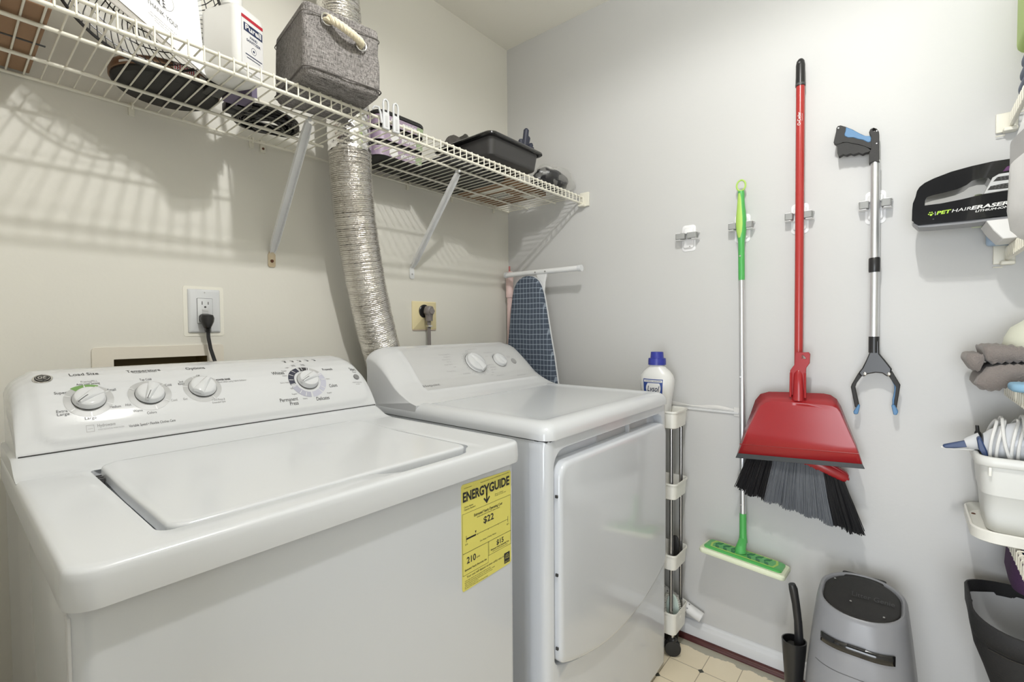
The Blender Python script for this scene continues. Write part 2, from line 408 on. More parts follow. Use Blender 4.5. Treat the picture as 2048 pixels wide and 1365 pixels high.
structure(MB().box((XL-.1, YF-.1, 0), (.1, YF, H)).build('wall_front', WALL))

def baseboard(name, fr, ln, axis):
    prof = [(0, 0), (.0125, 0), (.0125, .047), (.0115, .05), (.0085, .053), (.0085, .06), (.006, .066), (.003, .0685), (0, .069)]
    m = MB(); L = []
    for t in (fr, ln):
        L.append([(-d, t, z) if axis == 'y' else (t, -d, z) for d, z in prof])
    return structure(m.loft(L).build(name, TRIM, sharp=50))
baseboard('baseboard_right', 0, YF, 'y'); baseboard('baseboard_back', XL, -.0125, 'x')
qr = [(0, 0)] + [(.0125+.0155*math.cos(a*PI/16), .0155*math.sin(a*PI/16)) for a in range(9)] + [(0, .0155)]
structure(MB().loft([[(-d, t, z) for d, z in qr] for t in (0, YF)]).build('trim_1', REDWOOD, sharp=50))

# horizontal patched strip on the right wall (old rail with torn caulk)
m = MB(); m.rbox((-.006, -1.022, .8395), (0.0005, -.64, .8465), .0015)
o = m.build('trim_2', mat('patched_rail_paint', srgb(206, 207, 208), 0.45, bump=0.8, bscale=60)); structure(o)
m = MB()
m.grid(lambda a, b: (-.0012-.0022*math.sin(PI*b)*(.5+.5*math.sin(a*19)), -.74-.29*a, .849+.014*b*(.7+.3*math.sin(a*11))+.003*(1-a)), 40, 4)
structure(m.build('trim_3', mat('caulk_smear', srgb(216, 215, 212), 0.35, bump=1.0, bscale=40)))
structure(MB().rbox((-.0035, -1.030, .832), (.0003, -1.006, .862), .001).build('trim_4', mat('patch_end_paint', srgb(214, 213, 210), 0.5, bump=0.8, bscale=80)))

# ================================================================ WASHER
WX0, WX1 = -1.672, -.986
washer = empty('washing_machine', (-1.329, -.5, 0), 'white top-loading washing machine with three round dials and a yellow energy sticker', 'washing machine')
m = MB(); L = []
for z, i in ((.018, 0), (.8715, 0)): L.append([(p[0], p[1], z) for p in rrect(WX0+.006+i, WX1-.006-i, -.846, -.16, .018)])
m.loft(L).build('cabinet', ENAMEL, washer)
# side service seam on the cabinet front-left edge
MB().rbox((WX0+.0045, -.835, .03), (WX0+.0075, -.822, .86), .001).build('side_seam', TRIM, washer)
for fx in (WX0+.06, WX1-.06):
    for fy in (-.80, -.22):
        MB().lathe([(.02, 0), (.02, .012), (.008, .013), (.008, .02)], (fx, fy, 0), n=16).build('foot', CASTER, washer)
m = MB(); L = []
def RL(x0, x1, y0, y1, r, z): return [(p[0], p[1], z) for p in rrect(x0, x1, y0, y1, r, 8, 22)]
L.append(RL(WX0+.01, WX1-.01, -.85, -.165, .02, .8715))
for x0, x1, y0, y1, r, z in ((WX0, WX1, -.862, -.16, .028, .8715), (WX0-.001, WX1+.001, -.863, -.16, .028, .885), (WX0, WX1, -.862, -.16, .028, .900),
        (WX0+.0008, WX1-.0008, -.8612, -.161, .027, .9072), (WX0+.0028, WX1-.0028, -.8592, -.164, .026, .9103), (WX0+.0062, WX1-.0062, -.8558, -.17, .023, .9119),
        (WX0+.018, WX1-.018, -.8505, -.28, .022, .912), (WX0+.03, WX1-.03, -.849, -.335, .022, .912), (WX0+.045, WX1-.05, -.848, -.36, .022, .912), (WX0+.06, WX1-.065, -.8475, -.385, .022, .912),
        (WX0+.072, WX1-.08, -.847, -.41, .022, .912)):
    L.append(RL(x0, x1, y0, y1, r, z))
def opening(ins, z):
    pts = []
    for x, y in rrect(-1.5865+ins, -1.083-ins, -.8125+ins, -.425-ins, .02, 8, 22):
        if y < -.80: y -= .030*smooth01((x+1.315)/.04)*smooth01((-1.095-x)/.04)
        pts.append((x, y, z))
    return pts
L += [opening(-.002, .912), opening(0, .911), opening(.001, .893), opening(.004, .890)]
m.loft(L, cap0=False).build('top', ENAMEL_S, washer, sharp=50)
m = MB(); rp_ = [(-.432, .9105), (-.424, .9120), (-.414, .9128), (-.402, .9155), (-.390, .9205), (-.378, .9268), (-.367, .9323), (-.357, .9352), (-.345, .9358), (-.175, .9358), (-.165, .930), (-.165, .905), (-.425, .905)]
m.loft([[(x, y+(.002 if e else 0), .905+(z-.905)*(1-.10*e)) for y, z in rp_] for x, e in [(WX0+.0015, 1), (WX0+.004, .35), (WX0+.009, 0)]+[(WX0+.02+(WX1-WX0-.04)*k/20, 0) for k in range(21)]+[(WX1-.009, 0), (WX1-.004, .35), (WX1-.0015, 1)]]).build('rear_ramp', ENAMEL_S, washer, sharp=50)
# gasket shadow line below the top
m = MB(); m.loft([[(p[0], p[1], z) for p in rrect(WX0+.0075, WX1-.0075, -.848, -.17, .02)] for z in (.866, .8717)]).build('seam', GAP, washer)
# lid
m = MB(); L = []
def LL(i, z):
    return [(x, y, z) for x, y in rrect(-1.575+i, -1.0865-i, -.8075+i, -.43, .022, 8, 10)]
for i, z in ((.003, .894), (0, .896), (0, .908), (.001, .9108), (.003, .9124), (.006, .913), (.012, .9128)): L.append(LL(i, z))
m.loft(L).displace(lambda x, y, z: (x, y, z + .006*smooth01((y+.60)/.17))).build('lid', ENAMEL_S, washer, sharp=50)
MB().rbox((-1.285, -.8395, .8905), (-1.112, -.8095, .8930), .001, .008).build('finger_slot_shade', GAP, washer)  # dark sheet that paints the shade inside the finger recess
for k in range(3): MB().box((-1.5845, -.46-.012*k, .893), (-1.576, -.456-.012*k, .907)).build('hinge_rib', DKGREY, washer)

# console, extruded profile with rounded ends
WP = [(-.357, .9365), (-.350, .955), (-.341, .974), (-.330, .993), (-.317, 1.011), (-.301, 1.027), (-.282, 1.040), (-.258, 1.051), (-.232, 1.058), (-.205, 1.0615), (-.180, 1.062)]
DP = [(-.402, .9225), (-.378, .930), (-.353, .943), (-.329, .957), (-.304, .976), (-.285, .997), (-.266, 1.019), (-.241, 1.044), (-.214, 1.066), (-.193, 1.076), (-.173, 1.082)]
def prof_at(P, s):
    acc = 0
    for i in range(len(P)-1):
        a, b = P[i], P[i+1]; l = math.hypot(b[0]-a[0], b[1]-a[1])
        if s <= acc+l or i == len(P)-2:
            t = (s-acc)/l; y, z = a[0]+(b[0]-a[0])*t, a[1]+(b[1]-a[1])*t
            # smoothed normal
            def tan(i): a_, b_ = P[max(i-1, 0)], P[min(i+1, len(P)-1)]; d = math.hypot(b_[0]-a_[0], b_[1]-a_[1]); return ((b_[0]-a_[0])/d, (b_[1]-a_[1])/d)
            t0, t1 = tan(i), tan(i+1); ty, tz = t0[0]+(t1[0]-t0[0])*t, t0[1]+(t1[1]-t0[1])*t
            return y, z, -tz, ty
        acc += l
def console(P, x0, x1, back, rx, kend, inset, bulge, zb):
    """inset = (x0, x1, s0, s1, r) raised panel; returns (mesh, surface function)"""
    ztop = P[-1][1]; z0 = P[0][1]
    def endk(x):
        d = min(x-x0, x1-x); t = max(0, 1-d/rx)
        return 1-(1-kend)*(1-math.sqrt(max(0, 1-t*t)))
    def raise_(x, s):
        ix0, ix1, s0, s1, r = inset
        cx, cy = (ix0+ix1)/2, (s0+s1)/2; qx, qy = abs(x-cx)-(ix1-ix0)/2+r, abs(s-cy)-(s1-s0)/2+r
        d = min(max(qx, qy), 0)+math.hypot(max(qx, 0), max(qy, 0))-r
        return bulge*smooth01(.5-d/.009)
    def surf(x, s, off=0.0):
        y, z, ny, nz = prof_at(P, s); k = endk(x); d = raise_(x, s)+off
        return (x, y+ny*d, z0+(z-z0)*k+nz*d)
    tot = sum(math.hypot(P[i+1][0]-P[i][0], P[i+1][1]-P[i][1]) for i in range(len(P)-1))
    xs = []; n = 110
    for i in range(n+1):
        t = i/n; xs.append(x0+(x1-x0)*t)
    for e in (.0005, .0015, .003, .005, .008): xs += [x0+e, x1-e]
    xs = sorted(set(xs)); L = []
    ns = 48
    for x in xs:
        loop = [surf(x, tot*i/ns) for i in range(ns+1)]
        k = endk(x)
        loop += [(x, back+.004, z0+(ztop-z0)*k-.003), (x, back, z0+(ztop-z0)*k-.012), (x, back, zb), (x, P[0][0]+.004, zb)]
        L.append(loop)
    return MB().loft(L), surf, tot
cm, WF, wt = console(WP, -1.664, -.988, -.165, .045, .70, (-1.636, -1.002, .012, .30, .03), .0034, .915)
wcon = cm.build('console', PLAST, washer, sharp=60)
MB().loft([[(x, -.3578, .9345), (x, -.3578, .9370), (x, -.17, .9370), (x, -.17, .9345)] for x in (-1.662, -.990)]).build('console_seam', GAP, washer)

def knob(parent, F, u, v, r, h, ang, ptr=True, material=PLAST, name='dial', flat=False, s2=1.0):
    """dial standing on surface F at (u,v); ang = direction of the pointer in degrees"""
    c = Vector(F(u, v, 0)); ex = Vector((1, 0, 0)); es = (Vector(F(u, v+.004, 0))-Vector(F(u, v-.004, 0))).normalized(); n = ex.cross(es).normalized()
    if n.y > 0: n = -n
    def P(a, b, d): return tuple(c+ex*a+es*b+n*d)
    m = MB(); L = []
    for rr, d in ((r*1.06, 0), (r*1.06, .003), (r*1.0, .005), (r*.97, h*.55), (r*.9, h*.66), (r*.7, h*.72), (r*.3, h*.74)):
        L.append([P(rr*math.cos(2*PI*k/40), rr*math.sin(2*PI*k/40), d) for k in range(40)])
    m.loft(L)
    k = m.build(name, material, parent)
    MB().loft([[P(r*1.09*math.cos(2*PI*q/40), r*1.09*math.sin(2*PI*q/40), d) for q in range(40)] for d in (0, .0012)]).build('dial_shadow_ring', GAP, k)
    a = math.radians(ang); ca, sa = math.cos(a), math.sin(a); g = MB(); L = []
    for t in [-1.02+2.04*i/16 for i in range(17)]:
        wd = r*(.30-.12*t)*s2; hh = h*(.60+.40*math.sqrt(max(0, 1-(t*.93)**2)))
        if abs(t) > 1: wd *= .6; hh = h*.5
        sec = [(-wd*1.25, h*.45), (-wd, hh*.85), (-wd*.55, hh), (wd*.55, hh), (wd, hh*.85), (wd*1.25, h*.45)]
        L.append([P(t*r*ca-q*sa, t*r*sa+q*ca, d) for q, d in sec])
    g.loft(L); g.build('dial_grip', material, k)
    if ptr:
        t = MB(); hh = h*1.0+.0006
        pts = []
        for tt in (1.0, .75, .4, .2):
            hz = h*(.60+.40*math.sqrt(max(0, 1-(tt*.93)**2)))+.0008
            pts.append((P(tt*r*ca-(-.0006)*sa, tt*r*sa-.0006*ca, hz), P(tt*r*ca-.0006*sa, tt*r*sa+.0006*ca, hz)))
        vs = [p for q in pts for p in q]; t.add(vs, [(2*i, 2*i+1, 2*i+3, 2*i+2) for i in range(3)]); t.build('pointer_line', BLACK, k)
    return k
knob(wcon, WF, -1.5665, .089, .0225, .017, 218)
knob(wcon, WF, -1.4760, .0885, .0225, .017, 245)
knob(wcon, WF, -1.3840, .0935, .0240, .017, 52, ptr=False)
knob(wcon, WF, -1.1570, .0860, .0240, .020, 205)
ring = MB()
for u, v in ((-1.5665, .0885), (-1.4760, .088), (-1.3840, .093)): sector(ring, WF, u, v, .0235, .0350, 0, 360, n=48)
ring.build('dial_halo', KRING, wcon)
g = MB(); sector(g, WF, -1.5665, .0885, .0265, .0368, 62, 128, off=.0007); g.build('green_arc', GREENP, wcon)
tk = MB()
for u, v, angs in ((-1.5665, .0885, (160, 95, 28, -25, -90, -142)), (-1.4760, .088, (150, 40, -35, -80)), (-1.3840, .093, (170, 55, -60, 110))):
    for a in angs: sector(tk, WF, u, v, .0265, .0350, a-1.6, a+1.6, off=.0009, n=1)
cu, cv = -1.157, .086
for a in (100, 128, 150, 172, 190, 200, 228, 248, 72, 90, 20, -2, -35): sector(tk, WF, cu, cv, .034, .0445, a-1.2, a+1.2, off=.0009, n=1)
tk.build('tick_marks', TRIM, wcon)
for nm, a0, a1, mt in (('cycle_arc', 106, 192, NAVY), ('cycle_arc', 68, 101, CHAR), ('cycle_arc', 30, 63, KRING), ('cycle_arc', -50, 24, LAV), ('cycle_arc', -88, -54, LAV), ('cycle_arc', 197, 266, LAV2)):
    q = MB(); sector(q, WF, cu, cv, .032, .0458, a0, a1, off=.0005); q.build(nm, mt, wcon)
tb, tg, tl = MB(), MB(), MB()
def T(mb, s, u, v, w, h=None, al='L', **k): text_on(mb, s, u, v-.045*max(0, v-.12), w, WF, height=(h*(1.12+.55*smooth01((v-.06)/.1)) if h else None), align=al, **k)
T(tb, 'Load Size', -1.5835, .1705, .042, .0088, bold=.008)
T(tb, 'Temperature', -1.4980, .1700, .056, .0088, bold=.008)
T(tb, 'Options', -1.3965, .1655, .036, .0088, bold=.008)
T(tb, 'Whites', -1.2330, .1165, .0285, .0082, bold=.006)
T(tb, 'Prewash', -1.1050, .1170, .0270, .0066, bold=.006)
T(tb, 'Colors', -1.1075, .0640, .0215, .0082, bold=.006)
T(tb, 'Delicates', -1.1500, .0335, .0335, .0082, bold=.006)
T(tb, 'Permanent', -1.2370, .0405, .0420, .0082, bold=.006)
T(tb, 'Press', -1.2160, .0300, .0200, .0082, bold=.006)
T(tb, 'Start', -1.0310, .1105, .0180, .0085, bold=.006)
T(tb, 'Pause', -1.0265, .1000, .0105, .0035)
T(tg, 'Hold 3 seconds', -1.0400, .0670, .0270, .0032); T(tg, 'to Start', -1.0320, .0615, .0120, .0032)
T(tb, 'Super', -1.6110, .1085, .0165, .0048); T(tb, 'Small', -1.5385, .1060, .0125, .0048); T(tb, 'Medium', -1.5400, .0680, .0160, .0048)
T(tb, 'Extra', -1.6120, .0695, .0145, .0048); T(tb, 'Large', -1.6115, .0635, .0160, .0048); T(tb, 'Large', -1.5765, .0510, .0160, .0048)
T(tb, 'Tap Cold', -1.4850, .1290, .0190, .0042); T(tb, 'Cold', -1.4480, .1065, .0110, .0048); T(tb, 'Hot', -1.5170, .0690, .0085, .0048)
T(tb, 'Warm', -1.5075, .0548, .0145, .0048); T(tb, 'Colors', -1.4870, .0480, .0150, .0048); T(tg, 'Cool', -1.4450, .0690, .0105, .0045)
T(tb, 'Off', -1.3870, .1285, .0070, .0045); T(tb, '2nd', -1.4225, .1130, .0075, .0045); T(tb, 'Rinse', -1.4250, .1065, .0110, .0045); T(tb, 'POWER RINSE', -1.3540, .1095, .0280, .0038, bold=.03)
T(tg, 'Select when using Fabric Softener', -1.3540, .1030, .0600, .0034); T(tg, 'Ext', -1.4235, .0690, .0070, .0045)
T(tg, '+ 2nd Rinse &', -1.3740, .0600, .0250, .0042); T(tg, 'Extended Spin', -1.3740, .0540, .0250, .0042)
T(tg, 'PreciseFILL', -1.5720, .1365, .0240, .0042); T(tb, 'Auto Load Sensing', -1.5790, .1285, .0330, .0040); T(tg, 'PerfecTemp WASH', -1.4900, .1600, .0400, .0038)
T(tg, 'Hydrowave', -1.5610, .0350, .0250, .0055); T(tl, 'WASH AGITATION WASH SYSTEM', -1.5610, .0275, .0370, .0026)
T(tb, 'Variable Speed \u2022 Flexible Clothes Care', -1.5170, .0268, .0730, .0045)
for s, u, v, w_ in (('Light', -1.1930, .1370, .009), ('Regular', -1.2070, .1235, .012), ('Heavy', -1.2120, .1060, .011), ('Extra Heavy', -1.2240, .0850, .022), ('Light', -1.2060, .0685, .009), ('Regular', -1.2060, .0530, .013),
                 ('Heavy', -1.1830, .0385, .011), ('Quick', -1.1740, .1480, .009), ('Rinse', -1.1740, .1435, .009), ('Drain', -1.1500, .1480, .009), ('& Spin', -1.1500, .1435, .010), ('Heavy', -1.1090, .0850, .010), ('Regular', -1.1190, .0460, .013)):
    T(tg, s, u, v, w_, .0034)
for i, s in enumerate(('Fill', 'Wash', 'Rinse', 'Spin', 'Done')):
    u = -1.1790+.0195*i; T(tb, s, u-.004, .1790, .008, .0032); sector(tb, WF, u, .1690-.0003*i, 0, .0026, 0, 360, n=12, kv=1.4)
tb.build('lettering', BLACK, wcon); tg.build('lettering', GREYP, wcon); tl.build('lettering', LGREYP, wcon)
q = MB()
for a, b, c_, d in ((-1.5765, .0255, -1.5655, .0263), (-1.5765, .0372, -1.5655, .0380), (-1.5765, .0255, -1.5759, .0380), (-1.5661, .0255, -1.5655, .0380), (-1.5745, .0310, -1.5675, .0317)): rect_on(q, WF, a, b, c_, d)
q.build('energy_mark', LGREYP, wcon)
# round badge
bd = MB(); c0 = (-1.6205, .1585)
def onf(F, u, v, d): return F(u, v, d)
m = MB(); m.loft([[WF(c0[0]+r*math.cos(2*PI*k/36), c0[1]+1.32*r*math.sin(2*PI*k/36), d) for k in range(36)] for r, d in ((.0138, 0), (.0138, .0016), (.0125, .0024), (.0112, .0020))]); b_ = m.build('badge', CHROME, wcon)
m = MB(); sector(m, WF, c0[0], c0[1], 0, .0108, 0, 360, off=.0026, n=36, kv=1.32); m.build('badge_face', GAP, b_)
m = MB(); sector(m, WF, c0[0], c0[1], .0088, .0095, 8, 82, off=.0030, kv=1.32)
for a in (98, 188, 278): sector(m, WF, c0[0], c0[1], .0088, .0095, a, a+74, off=.0030, kv=1.32)
text_on(m, 'GE', c0[0], c0[1], .0125, WF, height=.0125, off=.0030, align='C', bold=.01, shear=.3); m.build('badge_lettering', CHROME, b_)
# start button
m = MB(); m.loft([[WF(-1.0235+r*math.cos(2*PI*k/28), .083+r*math.sin(2*PI*k/28), d) for k in range(28)] for r, d in ((.0078, 0), (.0078, .0025), (.0068, .0035), (.004, .0032))]); m.build('start_button', mat('button_grey', srgb(132, 132, 134), .35), wcon)

# energy sticker on the washer front
stk = empty('energy_label', (-1.0765, -.8462, .66), 'yellow energy-use sticker stuck on the front of the washing machine', 'sticker')
FS = lambda u, v, d: (u, -.8468-d, v)
m = MB(); pts = [(-1.146, .667), (-1.144, .662), (-1.138, .6615), (-1.012, .6645), (-1.0085, .668), (-1.0075, .849), (-1.0105, .8535), (-1.143, .8575), (-1.1465, .854)]
m.prism(pts, lambda u, v, d: (u, -.8465+d, v), -.0004, .0003); m.build('sheet', STICK, stk)
t = MB()
def S(s, u, v, w_, h=None, al='L', b=0, **k): text_on(t, s, u, v, w_, FS, height=h, align=al, bold=b, **k)
S('ENERG', -1.1430, .8330, .0560, .0175, b=.035); S('Y', -1.0880, .8310, .0170, .0215, b=.03); S('GUIDE', -1.0725, .8330, .0600, .0175, b=.035)
rect_on(t, FS, -1.0812, .812, -1.0778, .826)
t.add([FS(-1.0885, .8165, .0004), FS(-1.0795, .806, .0004), FS(-1.0705, .8165, .0004), FS(-1.0725, .819, .0004), FS(-1.0795, .812, .0004), FS(-1.0865, .819, .0004)], [(0, 1, 4, 5), (1, 2, 3, 4)])
S('U.S. Government', -1.1400, .8500, .0200, .0022); S('Federal law prohibits removal of this label before consumer purchase.', -1.0960, .8500, .0830, .0020)
S('Clothes Washer', -1.1400, .8150, .0240, .0032); S('Capacity: Standard', -1.1400, .8105, .0290, .0032)
S('Electric Washer', -1.0560, .8170, .0250, .0022); S('Model 3.9 cubic feet', -1.0560, .8138, .0330, .0022)
def HL(u0, u1, v, th=.0005): rect_on(t, FS, u0, v-th/2, u1, v+th/2)
def VL(u, v0, v1, th=.0005): rect_on(t, FS, u-th/2, v0, u+th/2, v1)
HL(-1.1445, -1.009, .8035); HL(-1.1445, -1.009, .7305, .0007); VL(-1.1445, .690, .8035); VL(-1.009, .7035, .8035); HL(-1.1445, -1.0765, .6905); HL(-1.0765, -1.009, .7035); VL(-1.0765, .690, .7305); VL(-1.0745, .7035, .7305)
S('Estimated Yearly Operating Cost', -1.0745, .7935, .0800, .0052, 'C', .015); S('(when used with an electric water heater)', -1.0745, .7880, .0640, .0028, 'C')
S('$22', -1.0745, .7755, .0290, .0125, 'C', .02)
HL(-1.135, -1.018, .7560, .0006); HL(-1.135, -1.110, .7560, .0030); VL(-1.135, .7505, .7620, .0008); VL(-1.018, .7505, .7620, .0008)
for u in (-1.105, -1.076, -1.047): VL(u, .7540, .7560, .0009)
t.add([FS(-1.1125, .7640, .0004), FS(-1.1085, .7640, .0004), FS(-1.1105, .7590, .0004)], [(0, 1, 2)])
S('$10', -1.1380, .7460, .0065, .0028); S('$71', -1.0215, .7460, .0065, .0028); S('Cost Range of Similar Models', -1.0765, .7400, .0460, .0028, 'C')
S('210', -1.1345, .7150, .0240, .0120, b=.02); S('kWh', -1.1085, .7125, .0090, .0035); S('Estimated Yearly Electricity Use', -1.1105, .6990, .0580, .0036, 'C', .015)
S('$15', -1.0420, .7200, .0210, .0100, 'C', .02); S('Estimated Yearly Operating Cost', -1.0420, .7115, .0540, .0032, 'C', .015); S('(when used with a natural gas water heater)', -1.0420, .7075, .0440, .0022, 'C')
S('Your cost will depend on your utility rates and use.', -1.0760, .6855, .1180, .0042, 'C')
for i, (s, wd) in enumerate((('Cost range based only on standard capacity models.', .070), ('Estimated operating cost based on six wash loads a week', .082), ('and a national average electricity cost of 12 cents', .075), ('per kWh and natural gas cost of $1.09 per therm.', .036), ('For more information, visit www.ftc.gov/energy.', .062))):
    S(s, -1.1400, .6795-.0034*i, wd, .0021)
rect_on(t, FS, -1.0300, .6690, -1.0130, .6900)
t.build('printing', BLACK, stk)
t = MB(); sector(t, FS, -1.0215, .6815, .0045, .0052, 20, 160, off=.0006); sector(t, FS, -1.0215, .6785, .0045, .0052, 20, 160, off=.0006)
text_on(t, 'ENERGY STAR', -1.0215, .6720, .0140, FS, height=.0022, off=.0006, align='C'); text_on(t, 'energy', -1.0215, .6795, .0120, FS, height=.003, off=.0006, align='C', shear=.3); t.build('emblem', STICK, stk)

# ================================================================ DRYER
DX0, DX1 = -.887, -.2
dryer = empty('clothes_dryer', (-.5435, -.5, 0), 'white clothes dryer with a grey-faced control panel and wide hamper door', 'dryer')
MB().box((DX0+.001, -.815, .02), (DX1-.001, -.16, .8845)).build('cabinet', ENAMEL, dryer, bevel=.002)
for fx in (DX0+.05, DX1-.05):
    for fy in (-.79, -.22):
        MB().lathe([(.02, 0), (.02, .012), (.008, .013), (.008, .022)], (fx, fy, 0), n=16).build('foot', CASTER, dryer)
def door_outline(x0, x1, z0, z1, r, sag, n=10):
    """bottom sags in the middle; constant vertex count"""
    pts = []
    for cx, cz, a0 in ((x1-r, z1-r, 0), (x0+r, z1-r, PI/2)):
        for i in range(n+1): a = a0+PI/2*i/n; pts.append((cx+r*math.cos(a), cz+r*math.sin(a)))
    rb = .03; pts.append((x0, z0+rb*1.4))
    for i in range(1, 5):
        a = PI + PI/2*i/5*.78; pts.append((x0+rb+rb*math.cos(a), z0+rb+rb*math.sin(a)))
    for i in range(1, 24):
        t_ = i/24; x = x0+rb*.6+(x1-x0-rb*1.2)*t_; pts.append((x, z0+.002-sag*(1-(2*t_-1)**2)))
    for i in range(4, 0, -1):
        a = PI/2*i/5*.78; pts.append((x1-rb+rb*math.cos(a), z0+rb-rb*math.sin(a)))
    pts.append((x1, z0+rb*1.4)); return pts
NO = len(door_outline(0, 1, 0, 1, .1, .1))
def outer_outline(ins, z0, z1):
    """points on the rectangle border matched by angle to the hole outline"""
    hole = door_outline(-.861, -.234, .355, .862, .045, .058); out = []
    cx, cz = -.5435, .55; x0, x1 = DX0+ins, DX1-ins
    for x, z in hole:
        dx, dz = x-cx, z-cz; t_ = 1e9
        if dx: t_ = min(t_, ((x1 if dx > 0 else x0)-cx)/dx)
        if dz: t_ = min(t_, ((z1 if dz > 0 else z0)-cz)/dz)
        out.append((cx+dx*t_, cz+dz*t_))
    return out
m = MB(); L = []
for y, ins in ((-.80, 0), (-.828, 0), (-.8385, .003), (-.845, .008), (-.849, .016), (-.850, .026)):
    L.append([(x, y, z) for x, z in outer_outline(ins, .02, .8845)])
for y, g in ((-.850, .0), (-.8485, .0012), (-.822, .003)):
    L.append([(x, y, z) for x, z in door_outline(-.861+g, -.234-g, .355+g, .862-g, .045-g*.5, .058)])
m.loft(L, cap0=False).build('front_panel', ENAMEL, dryer, sharp=45)
m = MB(); L = []
for y, g in ((-.8225, .010), (-.8245, .006), (-.856, .006), (-.8615, .0075), (-.8645, .0115), (-.8655, .018)):
    L.append([(x, y, z) for x, z in door_outline(-.861+g, -.234-g, .357+g, .838-g, .042-g*.6, .058)])
ddoor = m.loft(L).build('door', ENAMEL, dryer, sharp=45)
for z in (.755, .575, .405): MB().box((-.8585, -.858, z), (-.8525, -.852, z+.006)).build('door_bumper', GAP, ddoor)
# finger pocket in the recess above the door
m = MB(); m.rbox((-.62, -.8235, .815), (-.30, -.8215, .858), .0008); m.build('pull_pocket', PLASTG, dryer)
MB().rbox((-.452, -.835, .82), (-.444, -.8215, .858), .001).build('pocket_rib', PLASTG, dryer)
# top
m = MB(); L = []
def DL(i, z, b=0): return [(p[0], p[1], z) for p in rrect(DX0-.001+i, DX1+.001-i, -.857+i, -.158-b, max(.03-i*.3, .012), 8, 12)]
for i, z in ((.004, .8855), (0, .887), (-.0005, .900), (.002, .909), (.007, .9165), (.014, .9215), (.024, .9248), (.036, .9255), (.046, .9248), (.054, .9225), (.062, .9212), (.09, .921)):
    L.append(DL(i, z))
m.loft(L).build('top', ENAMEL_S, dryer, sharp=60)
MB().loft([[(p[0], p[1], z) for p in rrect(DX0+.0025, DX1-.0025, -.8485, -.165, .024)] for z in (.881, .8862)]).build('seam', GAP, dryer)
cm, DF, dt = console(DP, DX0, DX1, -.165, .075, .74, (-.800, -.222, .062, .262, .022), .0018, .905)
dcon = cm.build('console', PLAST, dryer, sharp=60)
# light grey face of the control panel
m = MB(); fp = rrect(-.793, -.226, .068, .257, .02, 8, 1); cen = (-.51, .16)
def face(a, b):
    return DF(-.793+(.567)*a, .068+.189*b, .0004)
m.grid(face, 60, 30); m.build('panel_face', PANELG, dcon)
knob(dcon, DF, -.513, .163, .040, .024, 118, ptr=False, s2=1.0)
knob(dcon, DF, -.380, .166, .028, .020, 128, ptr=False, s2=1.0)
q = MB(); sector(q, DF, -.513, .163, .043, .051, 0, 360, n=48, off=.0008); sector(q, DF, -.380, .166, .030, .034, 0, 360, n=40, off=.0008); q.build('dial_halo', KRING, dcon)
m = MB(); m.loft([[DF(-.3035+r*math.cos(2*PI*k/28), .156+r*math.sin(2*PI*k/28), d) for k in range(28)] for r, d in ((.0125, 0), (.0125, .003), (.0108, .0042), (.006, .0038))]); m.build('start_button', mat('button_mid_grey', srgb(160, 160, 161), .35), dcon)
t, t2 = MB(), MB()
text_on(t, 'Hotpoint', -.7960, .0880, .0660, DF, height=.0095, off=.0009, bold=.02)
for s, u, v, w_ in (('Cottons Normal', -.655, .212, .05), ('Regular', -.640, .200, .03), ('More Dry', -.655, .188, .035), ('Dry', -.640, .178, .018), ('Easy Care', -.658, .166, .035), ('Off', -.625, .154, .012), ('Timed Dry', -.665, .138, .04),
        ('Delicates', -.600, .122, .035), ('Off', -.520, .224, .014), ('Auto Dry', -.500, .231, .045), ('Less Dry', -.455, .150, .03), ('Extended', -.452, .138, .03), ('60 min', -.455, .126, .025), ('40', -.462, .114, .012), ('20', -.475, .102, .012), ('Wrinkle Care', -.452, .095, .04),
        ('Temperature', -.435, .208, .05), ('Low', -.440, .190, .015), ('Start', -.325, .182, .02), ('Hold', -.327, .176, .016), ('SENSOR DRY SYSTEM', -.345, .083, .05)):
    text_on(t2, s, u, v, w_, DF, height=.0042, off=.0009)
for k in range(40):
    if k % 3: sector(t2, DF, -.513, .163, .053, .057, k*9-1, k*9+1, off=.0009, n=1)
t.build('lettering', GREYP, dcon); t2.build('lettering', LGREYP, dcon)

# ================================================================ BACK WALL FIXTURES
# recessed washer outlet box
ob_ = empty('washer_outlet_box', (-1.373, -.004, .90), 'recessed washer supply box with painted frame and brown inside, behind the washing machine', 'outlet box')
MB().prism(rrect(-1.512, -1.234, .86, 1.101, .008), XZ(0), -.0045, .0008, [rrect(hx0+.002, hx1-.002, hz0+.002, hz1-.001, .001)[::-1]]).build('frame', mat('frame_paint', srgb(222, 216, 204), .5, bump=.2, bscale=60), ob_, bevel=.0012)
m = MB(); m.loft([[(p[0], y, p[1]) for p in rrect(hx0+.001, hx1-.001, hz0+.001, hz1-.0005, .002)] for y in (-.0005, .088)], cap0=False); m.build('inner_box', BOXBROWN, ob_)

